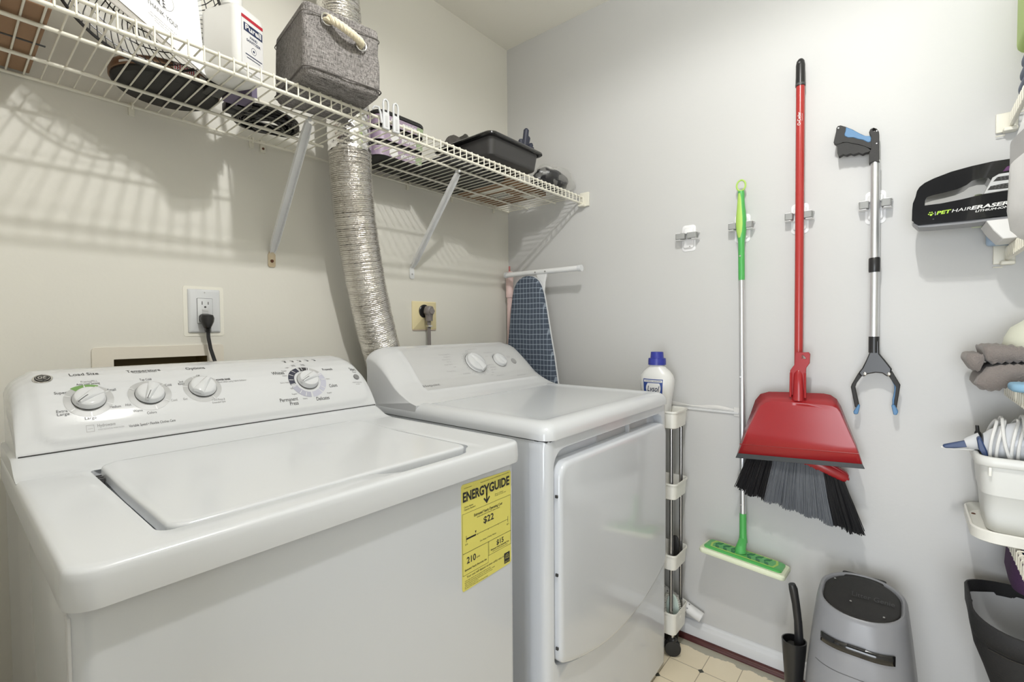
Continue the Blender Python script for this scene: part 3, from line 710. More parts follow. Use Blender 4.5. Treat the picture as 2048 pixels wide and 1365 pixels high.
# GFCI outlet
oo = empty('wall_outlet', (-1.279, 0, 1.13), 'white two-socket wall outlet with screwless plate above the washing machine', 'outlet')
m = MB(); m.loft([[(p[0], y, p[1]) for p in rrect(a, b, c, d, .006)] for a, b, c, d, y in ((-1.3265, -1.231, 1.124, 1.2575, 0), (-1.3265, -1.231, 1.124, 1.2575, -.0012))]); m.build('caulk_border', mat('paint_edge', srgb(232, 230, 220), .5, bump=.3, bscale=80), oo)
m = MB(); m.loft([[(p[0], y, p[1]) for p in rrect(-1.317+i, -1.2405-i, 1.133+i, 1.2495-i, .003)] for i, y in ((0, 0), (0, -.003), (.002, -.006), (.006, -.0078))]); m.build('plate', PLAST, oo)
MB().loft([[(p[0], y, p[1]) for p in rrect(-1.2975, -1.2600, 1.1570, 1.2255, .002)] for y in (-.007, -.0081)]).build('gap_line', GAP, oo)
rc = MB().loft([[(p[0], y, p[1]) for p in rrect(-1.2967+i, -1.2608-i, 1.1578+i, 1.2247-i, .002)] for i, y in ((0, -.007), (0, -.0095), (.0008, -.0102))]).build('receptacle', PLAST, oo)
m = MB()
for cz in (1.212,):
    m.box((-1.2865, -.0106, cz-.004), (-1.2848, -.0100, cz+.005)); m.box((-1.2722, -.0106, cz-.0035), (-1.2705, -.0100, cz+.004))
    m.lathe([(.0026, -.0100), (.0026, -.0107)], (-1.2785, 0, cz-.010), 'y', n=14)
m.box((-1.2865, -.0106, 1.162), (-1.2848, -.0100, 1.170)); m.box((-1.2722, -.0106, 1.163), (-1.2705, -.0100, 1.170)); m.build('socket_slots', GAP, rc)
MB().rbox((-1.2860, -.0110, 1.1905), (-1.2710, -.0100, 1.1965), .0006).build('test_button', PLASTG, rc); MB().rbox((-1.2860, -.0110, 1.1835), (-1.2710, -.0100, 1.1890), .0006).build('test_button', PLASTG, rc)
MB().lathe([(.0016, -.0078), (.0016, -.0086)], (-1.2785, 0, 1.2405), 'y', n=10).build('plate_screw', SCREW, oo)
# black plug and cord
pl = empty('power_plug', (-1.278, -.04, 1.135), 'black angled plug and cord in the white wall outlet, running down behind the washer', 'plug')
m = MB(); L = []
for t_, wd, z in ((0, .007, 1.182), (.15, .0135, 1.180), (.4, .0165, 1.172), (.65, .0150, 1.162), (.85, .0105, 1.152), (1, .0080, 1.146)):
    L.append([(-1.2795+wd*math.cos(2*PI*k/20), -.026+.0155*min(1, wd/.012)*math.sin(2*PI*k/20), z) for k in range(20)])
m.loft(L).build('plug_body', BLKPL, pl)
MB().loft([[(p[0], y, p[1]) for p in rrect(-1.2945, -1.2655, 1.160, 1.183, .008)] for y in (-.0095, -.020)]).build('plug_face', BLKPL, pl, bevel=.002)
m = MB()
for k in range(4): m.lathe([(.0072, 0), (.0085, .0012), (.0072, .0024)], (-1.2787, -.026, 1.1345+.0032*k), 'z', n=16)
m.build('strain_relief', BLKPL, pl)
MB().tube([(-1.2805, -.026, 1.146), (-1.2800, -.027, 1.12), (-1.2765, -.030, 1.09), (-1.2700, -.036, 1.06), (-1.2625, -.045, 1.03), (-1.255, -.06, .98), (-1.25, -.10, .86)], .0028, 8).build('cord', BLKPL, pl)
MB().tube([(-1.2765, -.026, 1.146), (-1.2760, -.027, 1.12), (-1.2725, -.030, 1.09), (-1.2660, -.036, 1.06), (-1.2585, -.045, 1.03), (-1.251, -.06, .98), (-1.246, -.10, .86)], .0028, 8).build('cord', BLKPL, pl)

# dryer outlet
do = empty('dryer_outlet', (-.518, 0, 1.135), 'aged ivory wall plate with black round socket above the dryer', 'outlet')
m = MB(); m.loft([[(p[0], y, p[1]) for p in rrect(-.578+i, -.458-i, 1.136+i, 1.2455-i, .003)] for i, y in ((0, 0), (0, -.003), (.003, -.0055))]); m.build('plate', IVORY, do)
MB().box((-.576, -.0035, 1.1325), (-.460, 0, 1.1358)).build('plate_lower_strip', mat('pinkish_tan', srgb(196, 178, 164), .6), do)  # pinkish tan strip along the lower edge of the plate
MB().lathe([(.0255, -.0055), (.0255, -.009), (.023, -.011)], (-.522, 0, 1.208), 'y', n=32).build('socket', BLKPL, do)
dp = empty('dryer_plug', (-.518, -.03, 1.15), 'taupe grey dryer plug with a metal clamp and flat cord hanging down', 'plug')
m = MB(); L = []
for z, wd, dd in ((1.2275, .006, .010), (1.2255, .013, .016), (1.219, .0185, .018), (1.208, .0225, .019), (1.199, .0215, .018), (1.193, .0150, .016), (1.182, .0145, .014), (1.174, .0150, .0135), (1.169, .0145, .013)):
    L.append([(-.516+wd*math.cos(2*PI*k/24), -.0275+dd*math.sin(2*PI*k/24), z) for k in range(24)])
m.loft(L).build('plug_body', PLUGGREY, dp)
MB().loft([[(-.516+.0155*s*math.cos(2*PI*k/6), -.046-d, 1.207+.014*s*math.sin(2*PI*k/6)) for k in range(6)] for s, d in ((1, -.002), (.85, .0015))]).build('plug_cap', PLUGGREY, dp)
MB().rbox((-.526, -.038, 1.146), (-.508, -.018, 1.1525), .0015).build('clamp', CHROME, dp)
for k in range(3):
    x = -.5215+.0048*k; MB().tube([(x, -.028, 1.170), (x, -.028, 1.12), (x-.001, -.03, 1.06), (x-.006, -.04, 1.00), (x-.012, -.06, .9)], .0031, 8).build('cord', PLUGGREY, dp)

# ================================================================ WIRE SHELVES
def wire_shelf(name, x0, x1, yb, yf, z, label, gap=None, fold=1, pitch=.0262, rods=True):
    """yb = wall side, yf = front lip; gap = (x0, x1, yend): deck cut away around a pipe"""
    sgn = 1 if yf > yb else -1
    sh = empty(name, ((x0+x1)/2, yb, z-.03), label, 'shelf', None)
    m = MB(); n = int((x1-x0)/pitch); 
    for i in range(n+1):
        x = x1-.006-i*pitch
        if x < x0+.004: break
        y0 = yb
        if gap and gap[0] < x < gap[1]: y0 = gap[2]
        m.tube([(x, y0, z), (x, yf-sgn*.004, z), (x, yf-sgn*.001, z-.001), (x, yf+sgn*.0005, z-.005), (x, yf+sgn*.0005, z-.032)], .00185, 6)
    m.build('wire_deck', WIRE, sh, sharp=70)
    def rail(nm, y, zz, r):
        spans = [(x0, x1)]
        if gap and ((gap[2]-y)*sgn < 0) is False and abs(y-yb) > .02: spans = [(x0, gap[0]), (gap[1], x1)]
        for a, b in spans: MB().tube([(a, y, zz), (b, y, zz)], r, 10).build(nm, WIRE, sh)
    rail('front_rail', yf-sgn*.004, z-.0042, .0036); rail('front_rail', yf-sgn*.003, z-.031, .0042)
    rail('middle_rail', yb+(yf-yb)*.655, z-.005, .0038); rail('middle_rail', yb+(yf-yb)*.285, z-.005, .0038); rail('rear_rail', yb+sgn*.006, z-.004, .0036)
    return sh
SH = wire_shelf('wire_shelf', XL+.005, -.004, -.004, -.415, 1.686, 'long white wire shelf across the back wall above the washer and dryer', gap=(-.995, -.800, -.205))
def wall_clip(x, lab, z=1.688, screw=False):
    o = empty('shelf_clip', (x, -.006, z-.02), lab, 'clip', 'clips along the rear rail of the back shelf')
    MB().tube([(x, -.0095-.006*math.cos(a), z-.004+.006*math.sin(a)) for a in [PI*k/8-PI/2 for k in range(13)]], .0028, 6).build('hook', WIRE, o)
    MB().rbox((x-.006, -.006, z-.026), (x+.006, -.0005, z+.004), .001).build('base', WIRE, o)
    if screw: MB().lathe([(.003, -.006), (.003, -.0075)], (x, 0, z-.020), 'y', n=10).build('screw', RUSTD, o)
for x, s_ in ((-1.424, 'small white rear-rail clip under the round black hot plate'), (-1.148, 'small white rear-rail clip just left of the clip with the rusty screw'),
              (-.592, 'small white rear-rail clip beside the top of the right brace, nearest the duct'), (-.365, 'small white rear-rail clip right of the second brace, middle of the right half'),
              (-.105, 'small white rear-rail clip nearest the corner of the room')): wall_clip(x, s_)
wc = empty('shelf_clip', (-1.118, -.006, 1.66), 'clip with a rusty screw under the rear rail, beside the left shelf brace', 'clip')
MB().rbox((-1.125, -.007, 1.657), (-1.111, -.0005, 1.692), .001).build('base', WIRE, wc); MB().lathe([(.0035, -.007), (.0035, -.0085)], (-1.118, 0, 1.668), 'y', n=10).build('screw', RUSTD, wc)
def brace(x0, z0, x1, y1, z1, label, rusty):
    o = empty('shelf_brace', (x0, 0, z0-.02), label, 'brace')
    a = Vector((x0, -.006, z0+.012)); b = Vector((x1, y1, z1)); d = (b-a).normalized(); sx = Vector((1, 0, 0)); nn = d.cross(sx).normalized()
    m = MB(); w_, h_ = .0105, .006; t_ = .0014
    sec = [(-w_, h_), (-w_, -h_), (w_, -h_), (w_, h_), (w_-t_, h_), (w_-t_, -h_+t_), (-w_+t_, -h_+t_), (-w_+t_, h_)]
    def pt(c, k): return tuple(c+sx*k[0]-nn*k[1])
    L = [[pt(a+(b-a)*t, (k[0]*s, k[1]*s)) for k in sec] for t, s in ((0, .6), (.04, .85), (.10, 1), (.92, 1), (.97, .9), (1, .8))]
    m.loft(L); br = m.build('strut', BRACE, o, sharp=30)
    MB().tube([tuple(b+Vector((0, .008*math.cos(q), .006+.007*math.sin(q)))) for q in [PI*k/6-.8 for k in range(9)]], .0045, 8).build('rail_hook', BRACE, o)
    m = MB(); m.prism([(x0-.011, z0-.026), (x0-.007, z0-.030), (x0+.007, z0-.030), (x0+.011, z0-.026), (x0+.011, z0+.006), (x0+.006, z0+.018), (x0-.006, z0+.018), (x0-.011, z0+.006)], XZ(0), -.0035, -.0005)
    m.build('foot_plate', RUST if rusty else BRACE, o, bevel=.0008)
    MB().lathe([(.0048 if rusty else .0028, -.0035), (.0045 if rusty else .0028, -.006), (.002, -.0068)], (x0, 0, z0-.012), 'y', n=14).build('screw', RUSTD if rusty else SCREW, o)
brace(-1.098, 1.356, -1.118, -.272, 1.668, 'white angled shelf brace with a rust-stained foot, left of the silver duct', True)
brace(-.576, 1.360, -.590, -.272, 1.668, 'white angled shelf brace with a clean foot, right of the silver duct', False)
# end bracket at the right wall
eb = empty('shelf_end_bracket', (-.008, -.41, 1.645), 'white plastic end bracket holding the back shelf to the right wall', 'bracket')
MB().rbox((-.010, -.442, 1.643), (-.0005, -.400, 1.700), .002).build('plate', WIRE, eb)
m = MB(); m.rbox((-.03, -.426, 1.641), (-.004, -.402, 1.650), .002); m.build('cradle', WIRE, eb)

# ================================================================ FOIL DUCT
du = empty('foil_duct', (-.90, -.13, .5), 'silver flexible foil duct running from the ceiling down behind the dryer', 'duct')
key = [(-.965, -.130, 2.43), (-.952, -.130, 2.25), (-.938, -.130, 2.06), (-.924, -.132, 1.88), (-.916, -.135, 1.72), (-.914, -.138, 1.60), (-.898, -.136, 1.46), (-.868, -.127, 1.325), (-.828, -.112, 1.185), (-.777, -.090, 1.055), (-.735, -.078, .92), (-.70, -.076, .76), (-.68, -.076, .56)]
def spline(key, n):
    P = [Vector(k) for k in key]; out = []
    for i in range(n+1):
        t = i/n*(len(P)-1); k = min(int(t), len(P)-2); t -= k
        p0, p1, p2, p3 = P[max(k-1, 0)], P[k], P[k+1], P[min(k+2, len(P)-1)]
        out.append(.5*((2*p1)+(-p0+p2)*t+(2*p0-5*p1+4*p2-p3)*t*t+(-p0+3*p1-3*p2+p3)*t**3))
    return out
pth = spline(key, 1500); rr = []; ph = 0; amp = 1
for i, p_ in enumerate(pth):
    if i % 5 == 0: amp = random.uniform(.8, 1.7); wob = random.uniform(-.0006, .0006)
    k5 = i % 5; rr.append(.0605 + wob + (.0017*amp if k5 in (1, 2) else -.0017*amp if k5 == 4 else 0))
m = MB(); m.tube(pth, rr, 56)
rn = random.Random(3)
m.v = [(x+rn.uniform(-.0004, .0004), y+rn.uniform(-.0004, .0004), z+.0012*math.sin(x*70+y*55)+rn.uniform(-.0003, .0003)) for x, y, z in m.v]
m.build('corrugated_pipe', FOIL, du, sharp=60)
m = MB(); tp = [p_ for p_ in pth if 1.675 < p_.z < 1.82]; m.tube(tp[::3], .0638, 48)
m.v = [(x+.0012*math.sin(z*310+x*200)*math.cos(y*170), y+.0012*math.cos(z*270+x*150), z+.001*math.sin(x*160+y*120)) for x, y, z in m.v]
m.build('tape_wrap', TAPE, du, sharp=15)

# ================================================================ THINGS ON THE BACK SHELF (deck top at z 1.688)
ZD = 1.6885
# cardboard box, far left
cb = empty('cardboard_box', (-1.69, -.17, ZD), 'brown cardboard box at the far left end of the back shelf', 'box')
MB().box((-1.80, -.330, ZD), (-1.600, -.014, ZD+.17)).build('box_body', CARDBROWN, cb, bevel=.002)
MB().box((-1.80, -.178, ZD-.0008), (-1.592, -.172, ZD+.0005)).build('bottom_seam', GAP, cb)
# black round appliance with bronze band
ap = empty('round_hot_plate', (-1.39, -.132, ZD), 'flat round black hot plate with a bronze band, lying on the back shelf', 'hot plate')
MB().lathe([(.075, 0), (.096, .003), (.102, .010), (.102, .014)], (-1.385, -.132, ZD), n=48).build('base', BLKMAT, ap)
MB().lathe([(.104, .014), (.1055, .016), (.1055, .030), (.104, .032)], (-1.385, -.132, ZD), n=48).build('band', BRONZE, ap)
MB().lathe([(.102, .032), (.096, .037), (.06, .041), (.02, .042)], (-1.385, -.132, ZD), n=48).build('lid', BLKGL, ap)
def cyl_patch(r, a0, a1, z0, z1, c=(-1.385, -.132)):
    return MB().grid(lambda a, b: (c[0]+r*math.cos(math.radians(a0+(a1-a0)*a)), c[1]+r*math.sin(math.radians(a0+(a1-a0)*a)), z0+(z1-z0)*b), 12, 1)
cyl_patch(.1060, 205, 236, ZD+.017, ZD+.022).build('white_label', LABELW, ap); cyl_patch(.1060, 290, 320, ZD+.017, ZD+.023).build('white_label', LABELW, ap)
bl = cyl_patch(.1061, 262, 286, ZD+.015, ZD+.029).build('price_label', LABELW, ap)
m = MB()
for k in range(9): q = cyl_patch(.1064, 263+2.4*k, 264+2.4*k, ZD+.0165, ZD+.0275); m.add(q.v, q.f)
m.build('label_bars', LABELRED, bl)
for a in (30, 150, 270): MB().lathe([(.010, 0), (.008, -.001), (.006, .003)], (-1.385+.07*math.cos(math.radians(a)), -.132+.07*math.sin(math.radians(a)), ZD+.001), n=12).build('foot', BLKMAT, ap)
# round fan grille standing on edge
wb = empty('fan_grille', (-1.448, -.243, ZD), 'round black wire fan grille standing on edge behind the thank-you card', 'fan')
GC = (-1.448, 1.8405); GR = .150
def gpt(r, a, dy=0): return (GC[0]+r*math.cos(a), -.252+.016*(r/GR)**2+dy, GC[1]+r*math.sin(a))
m = MB()
for k in range(64): m.tube([gpt(.028+(GR-.028)*t/7, 2*PI*k/64+.55*(t/7)**1.3) for t in range(8)], .0010, 5)
m.build('spiral_wires', BLKPL, wb)
for r in (.055, .085, .115, .138): MB().tube([gpt(r, 2*PI*k/48, .0012) for k in range(48)], .0012, 5, closed=True).build('ring_wire', BLKPL, wb)
MB().tube([gpt(GR, 2*PI*k/64) for k in range(64)], .0032, 8, closed=True).build('rim', BLKPL, wb)
MB().lathe([(.031, 0), (.031, -.004), (.024, -.007)], (GC[0], -.250, GC[1]), 'y', n=32).build('hub', BLKPL, wb)
# thank-you card in a clear sleeve
tc_ = empty('thank_you_card', (-1.42, -.265, ZD), 'white THANK YOU card on a wrapped package, tilted on the back shelf', 'card')
CO = Vector((-1.500, 1.782)); CUx = (Vector((-1.353, 1.693))-CO).normalized(); CVx = Vector((-.06, .998))
def CF(u, v, d): p_ = CO+CUx*u+CVx*v; return (p_.x, -.282-d+(p_.y-1.69)*.06, p_.y)
W_ = (Vector((-1.353, 1.693))-CO).length
cpl = [(-.015, 0), (W_, 0), (W_, .20), (-.015, .20)]
MB().prism(cpl, CF, -.001, .001).build('card_sheet', LABELW, tc_)
MB().prism([(-.022, -.004), (W_+.004, -.002), (W_+.012, .10), (W_+.010, .215), (-.022, .215)], CF, -.006, -.0052).build('clear_sleeve', CLEAR, tc_)
MB().prism([(-.05, .002), (W_-.006, .002), (W_-.006, .20), (-.05, .20)], lambda u, v, d: (lambda p_: (p_[0], p_[1]+.008, p_[2]))(CF(u, v, d)), -.003, .005).build('wrapped_package', mat('packing_taupe', srgb(120, 112, 106), .45, bump=.4, bscale=50), tc_, bevel=.002)
m = MB()
for k in range(4): m.tube([CF(-.05, -.004-.004*k, -.003), CF(W_-.02-.018*k, -.003-.002*k, -.003)], .0022, 6)
m.build('package_folds', mat('packing_light', srgb(196, 192, 188), .3), tc_)
for k in range(2):
    MB().prism([(-.014+.004*k, -.004-.003*k), (W_-.04, -.006-.001*k), (W_-.02, .0), (-.01, .004)], lambda u, v, d, k=k: (lambda p_: (p_[0], p_[1]+.002+.002*k, p_[2]))(CF(u, v, d)), -.0006, .0006).build('packing_fold', mat('packing_grey', srgb(176, 170, 164), .5), tc_)
t = MB()
text_on(t, 'THANK YOU!', .0580, .0525, .0600, CF, height=.0095, off=.0014, bold=.004)
for i, wd in enumerate((.052, .058, .036)): text_on(t, ('We appreciate your order and', 'hope you enjoy your purchase', 'Please leave us a review')[i], .088-wd/2, .034-.0055*i, wd, CF, height=.0024, off=.0014)
for i in range(40):
    a0 = 2*PI*i/40; sector(t, CF, 0.088, .094, .0262, .0267, math.degrees(a0), math.degrees(a0)+9.2, off=.0014, n=1)
for s_ in (-1, 1):
    for k in range(5): t.add([CF(.088+s_*.002, .068+.006*k, .0014), CF(.088+s_*(.010-.001*k), .072+.006*k, .0014), CF(.088+s_*.004, .075+.006*k, .0014)], [(0, 1, 2)])
t.build('lettering', BLACK, tc_)
# sanitizer jug
pj_ = empty('sanitizer_jug', (-1.305, -.335, ZD), 'white hand sanitizer jug with a red and navy label, left of the grey fabric basket', 'bottle')
def rot(x, y, a, c): ca, sa = math.cos(a), math.sin(a); dx, dy = x-c[0], y-c[1]; return (c[0]+dx*ca-dy*sa, c[1]+dx*sa+dy*ca)
JC = (-1.303, -.302); JA = math.radians(24)
m = MB(); L = []
for i, z in ((.010, ZD), (.003, ZD+.005), (0, ZD+.012), (0, ZD+.136), (.004, ZD+.146), (.012, ZD+.153), (.022, ZD+.157)):
    L.append([(*rot(p[0], p[1], JA, JC), z) for p in rrect(JC[0]-.041+i, JC[0]+.041-i, JC[1]-.050+i, JC[1]+.050-i, .016-i*.3)])
m.loft(L).build('body', BOTTLEW, pj_)
MB().lathe([(.016, .155), (.016, .165), (.021, .166), (.021, .188), (.018, .190)], (JC[0]+.0, JC[1]+.005, ZD), n=24).build('cap', BOTTLEW, pj_)
JF = lambda u, v, d: (*rot(JC[0]-.041+(u-.022)*.92+.012, JC[1]-.0502-d, JA, JC), ZD+v)
m = MB(); rect_on(m, JF, .022, .012, .086, .128, off=.0006); lb = m.build('label', LABELW, pj_)
m = MB(); rect_on(m, JF, .022, .121, .086, .128, off=.001); m.build('label_stripe', LABELRED, lb)
m = MB(); rect_on(m, JF, .028, .096, .084, .113, off=.001); m.build('label_block', LABELNAVY, lb)
m = MB(); text_on(m, 'Purell', .032, .1045, .048, JF, height=.0115, off=.0014, bold=.03); m.build('brand_lettering', LABELW, lb)
m = MB(); text_on(m, 'HAND', .046, .0875, .022, JF, height=.0055, off=.001, bold=.02); text_on(m, 'SANITIZER', .036, .0790, .042, JF, height=.0055, off=.001, bold=.02); sector(m, JF, .057, .062, .0068, .0075, 0, 360, off=.001)
sector(m, JF, .057, .062, .0, .0025, 0, 360, off=.001); rect_on(m, JF, .032, .047, .082, .049, off=.001); rect_on(m, JF, .036, .041, .076, .0425, off=.001); rect_on(m, JF, .032, .024, .060, .0255, off=.001); m.build('small_print', LABELNAVY, lb)
# purple box + small black case behind the jug
pb = empty('purple_box', (-1.26, -.225, ZD), 'small dull purple box behind the sanitizer jug on the back shelf', 'box')
MB().box((-1.290, -.262, ZD), (-1.238, -.190, ZD+.07)).build('box_body', mat('dull_violet_card', srgb(106, 96, 122), .5), pb, bevel=.0015)
kb = empty('adapter', (-1.30, -.20, ZD), 'small black power adapter lying between the hot plate and the purple box', 'adapter')
MB().rbox((-1.335, -.246, ZD), (-1.296, -.196, ZD+.028), .003).build('adapter_body', BLKPL, kb)
# black coiled cord
cc = empty('coiled_cord', (-1.165, -.13, ZD), 'coiled black cord with a plug, on the shelf under the fabric basket edge', 'cord')
m = MB(); rn = random.Random(5)
for k in range(13):
    r0 = .036+.004*rn.random()+.0042*k*(.6 if k > 8 else 1); ox, oy = rn.uniform(-.008, .008), rn.uniform(-.008, .008)
    m.tube([(-1.158+ox+r0*1.15*math.cos(a), -.118+oy+r0*math.sin(a)*.95, ZD+.006+.0045*(k % 5)+.003*math.sin(3*a+k)) for a in [2*PI*i/36 for i in range(36)]], .0042, 7, closed=True)
m.build('cord_loops', BLKGL, cc)
m = MB(); m.tube([(-1.10, -.08, ZD+.02), (-1.075, -.09, ZD+.015), (-1.068, -.115, ZD+.008), (-1.085, -.15, ZD+.005), (-1.12, -.175, ZD+.006)], .0042, 7); m.build('cord_end', BLKGL, cc)
m = MB(); m.rbox((-1.262, -.205, ZD), (-1.226, -.165, ZD+.022), .004); m.build('plug_head', BLKPL, cc)
m = MB(); m.rbox((-1.268, -.158, ZD), (-1.225, -.125, ZD+.024), .005); m.build('connector', BLKPL, cc)
m = MB(); m.box((-1.274, -.199, ZD+.008), (-1.262, -.195, ZD+.014)); m.box((-1.274, -.180, ZD+.008), (-1.262, -.176, ZD+.014)); m.build('prongs', STEEL, cc)

# grey fabric basket, overhanging the front rail
fb = empty('fabric_basket', (-1.15, -.35, ZD), 'grey heathered fabric basket with a cream rope handle, in front of the duct', 'basket')
BC = (-1.2215, -.458); BA = math.radians(-8)
WB_, DB_, HB_ = .178, .205, .158
def bk(u, v, z): # u along front, v depth
    a = BA; ca, sa = math.cos(a), math.sin(a); return (BC[0]+u*ca-v*sa, BC[1]+u*sa+v*ca, ZD+.002+z)
def bloop(i, z, r=.016, bul=0):
    pts = rrect(i, WB_-i, i, DB_-i, max(.004, r-i), 5, 14); out = []
    for u, v in pts:
        # slack cloth: walls bow in and fold towards the middle
        cu_ = (u-WB_/2)/(WB_/2); cv_ = (v-DB_/2)/(DB_/2)
        if v < i+.001: v += bul*(1-cu_*cu_)
        if u < i+.001: u += bul*.5*(1-cv_*cv_)
        if u > WB_-i-.001: u -= bul*(1-cv_*cv_)
        out.append(bk(u, v, z))
    return out
m = MB(); L = [bloop(.012, 0), bloop(.004, .004), bloop(0, .010), bloop(-.002, .022)]
for k in range(1, 10):
    t_ = k/10; L.append(bloop(-.002-.002*math.sin(PI*t_)+.003*t_, .022+t_*(HB_-.022), bul=.010*math.sin(PI*t_)))
L.append(bloop(.001, HB_)); L.append(bloop(.004, HB_+.001)); L.append(bloop(.007, HB_-.002)); L.append(bloop(.009, HB_-.05, bul=.004)); L.append(bloop(.009, .012))
m.loft(L)
def fold(x, y, z):
    ca, sa = math.cos(-BA), math.sin(-BA); dx, dy = x-BC[0], y-BC[1]; u, v = dx*ca-dy*sa, dx*sa+dy*ca; h_ = z-ZD
    if v < .03 and .02 < h_ < .15:
        d = 0
        for (x0_, z0_, x1_, z1_) in ((.0, .148, .092, .030), (WB_, .112, .104, .030)):
            L_ = math.hypot(x1_-x0_, z1_-z0_); t_ = max(0, min(1, ((u-x0_)*(x1_-x0_)+(h_-z0_)*(z1_-z0_))/L_**2))
            ds = math.hypot(u-x0_-t_*(x1_-x0_), h_-z0_-t_*(z1_-z0_)); d += .0085*math.exp(-(ds/.008)**2)
        if h_ < .09: d -= .004*math.exp(-((u-.05)/.03)**2-((h_-.06)/.03)**2)
        q = bk(u, v+d, 0); return (q[0], q[1], z)
    return (x, y, z)
m.displace(fold); m.build('basket_body', HEATHER, fb, sharp=70, subsurf=1)
MB().tube([bk(*p_, HB_-.020) for p_ in [(q[0], q[1]) for q in rrect(-.0022, WB_+.0022, -.0005, DB_+.002, .016, 5, 8)]], .0011, 5, closed=True).build('hem_piping', mat('seam_thread', srgb(112, 108, 106), .9), fb)
MB().tube([bk(*p_, .0175) for p_ in [(q[0], q[1]) for q in rrect(-.0036, WB_+.0036, -.0036, DB_+.0036, .016, 5, 8)]], .0016, 5, closed=True).build('bottom_piping', mat('seam_thread_dark', srgb(96, 92, 90), .9), fb)
rk = []; hA, hB = (.050, .134), (.128, .108)
for i in range(41):
    t_ = i/40; u_ = hA[0]+(hB[0]-hA[0])*t_; z_ = hA[1]+(hB[1]-hA[1])*t_-.004*math.sin(PI*t_); v_ = -.005-.014*math.sin(PI*t_)**.6
    if i in (0, 40): v_ = .004
    rk.append(Vector(bk(u_, v_, z_)))
for s_ in range(3):
    m = MB(); pts = []
    for i, p_ in enumerate(rk):
        a = i/40*2*PI*3.6+s_*2*PI/3; tdir = (rk[min(i+1, 40)]-rk[max(i-1, 0)]).normalized(); n1 = tdir.cross(Vector((0, 0, 1))).normalized(); n2 = tdir.cross(n1)
        pts.append(p_+n1*.0042*math.cos(a)+n2*.0042*math.sin(a))
    m.tube(pts, .0050, 8); m.build('rope_handle', ROPE, fb)
for u_, z_ in (hA, hB):
    c_ = Vector(bk(u_, -.002, z_)); ex = (Vector(bk(u_+.01, 0, 0))-Vector(bk(u_, 0, 0))).normalized()
    MB().tube([tuple(c_+ex*.0125*math.cos(a)+Vector((0, 0, 1))*.0125*math.sin(a)) for a in [2*PI*k/24 for k in range(24)]], .0018, 8, closed=True).build('grommet', CHROME, fb)
bg_ = empty('cable_loop', (-1.25, -.13, ZD), 'thick black cable loop poking up behind the left rim of the fabric basket', 'cable')
MB().tube([(-1.268, -.215, ZD+.02), (-1.262, -.225, ZD+.15), (-1.245, -.235, ZD+.162), (-1.228, -.22, ZD+.15), (-1.222, -.205, ZD+.10)], .006, 8).build('loop', BLKMAT, bg_)

# white bag clips on the front rail
def bagclip(x, yo, label):
    o = empty('bag_clip', (x, -.425, 1.648), label, 'clip', None)
    z0 = 1.652; y = -.4235-yo
    m = MB(); m.prism([(x-.0105, z0), (x+.0105, z0), (x+.0095, z0+.044), (x-.0095, z0+.044)], XZ(y), -.003, .003); m.build('jaw', PLAST, o, bevel=.0022)
    pts = [(x-.0068, y, z0+.040), (x-.0074, y, z0+.052), (x-.0078, y, z0+.064), (x-.006, y, z0+.0725), (x, y, z0+.0765), (x+.006, y, z0+.0725), (x+.0078, y, z0+.064), (x+.0074, y, z0+.052), (x+.0068, y, z0+.040)]
    MB().tube(pts, .0027, 8).build('loop', PLAST, o)
    MB().rbox((x-.0035, y-.0036, z0+.006), (x+.0035, y-.0028, z0+.034), .0008).build('slot_rib', PLASTG, o)
bagclip(-.9900, 0, 'left of the two big white plastic clips hooked on the front shelf rail')
bagclip(-.9590, 0, 'right of the two big white plastic clips hooked on the front shelf rail')
sc_ = empty('small_rail_hook', (-1.012, -.42, 1.66), 'slim white hook on the front shelf rail just left of the two big clips', 'hook')
MB().tube([(-1.022, -.412, 1.697), (-1.018, -.415, 1.704), (-1.010, -.421, 1.703), (-1.007, -.424, 1.690), (-1.004, -.426, 1.664)], .0028, 8).build('hook_wire', PLAST, sc_)

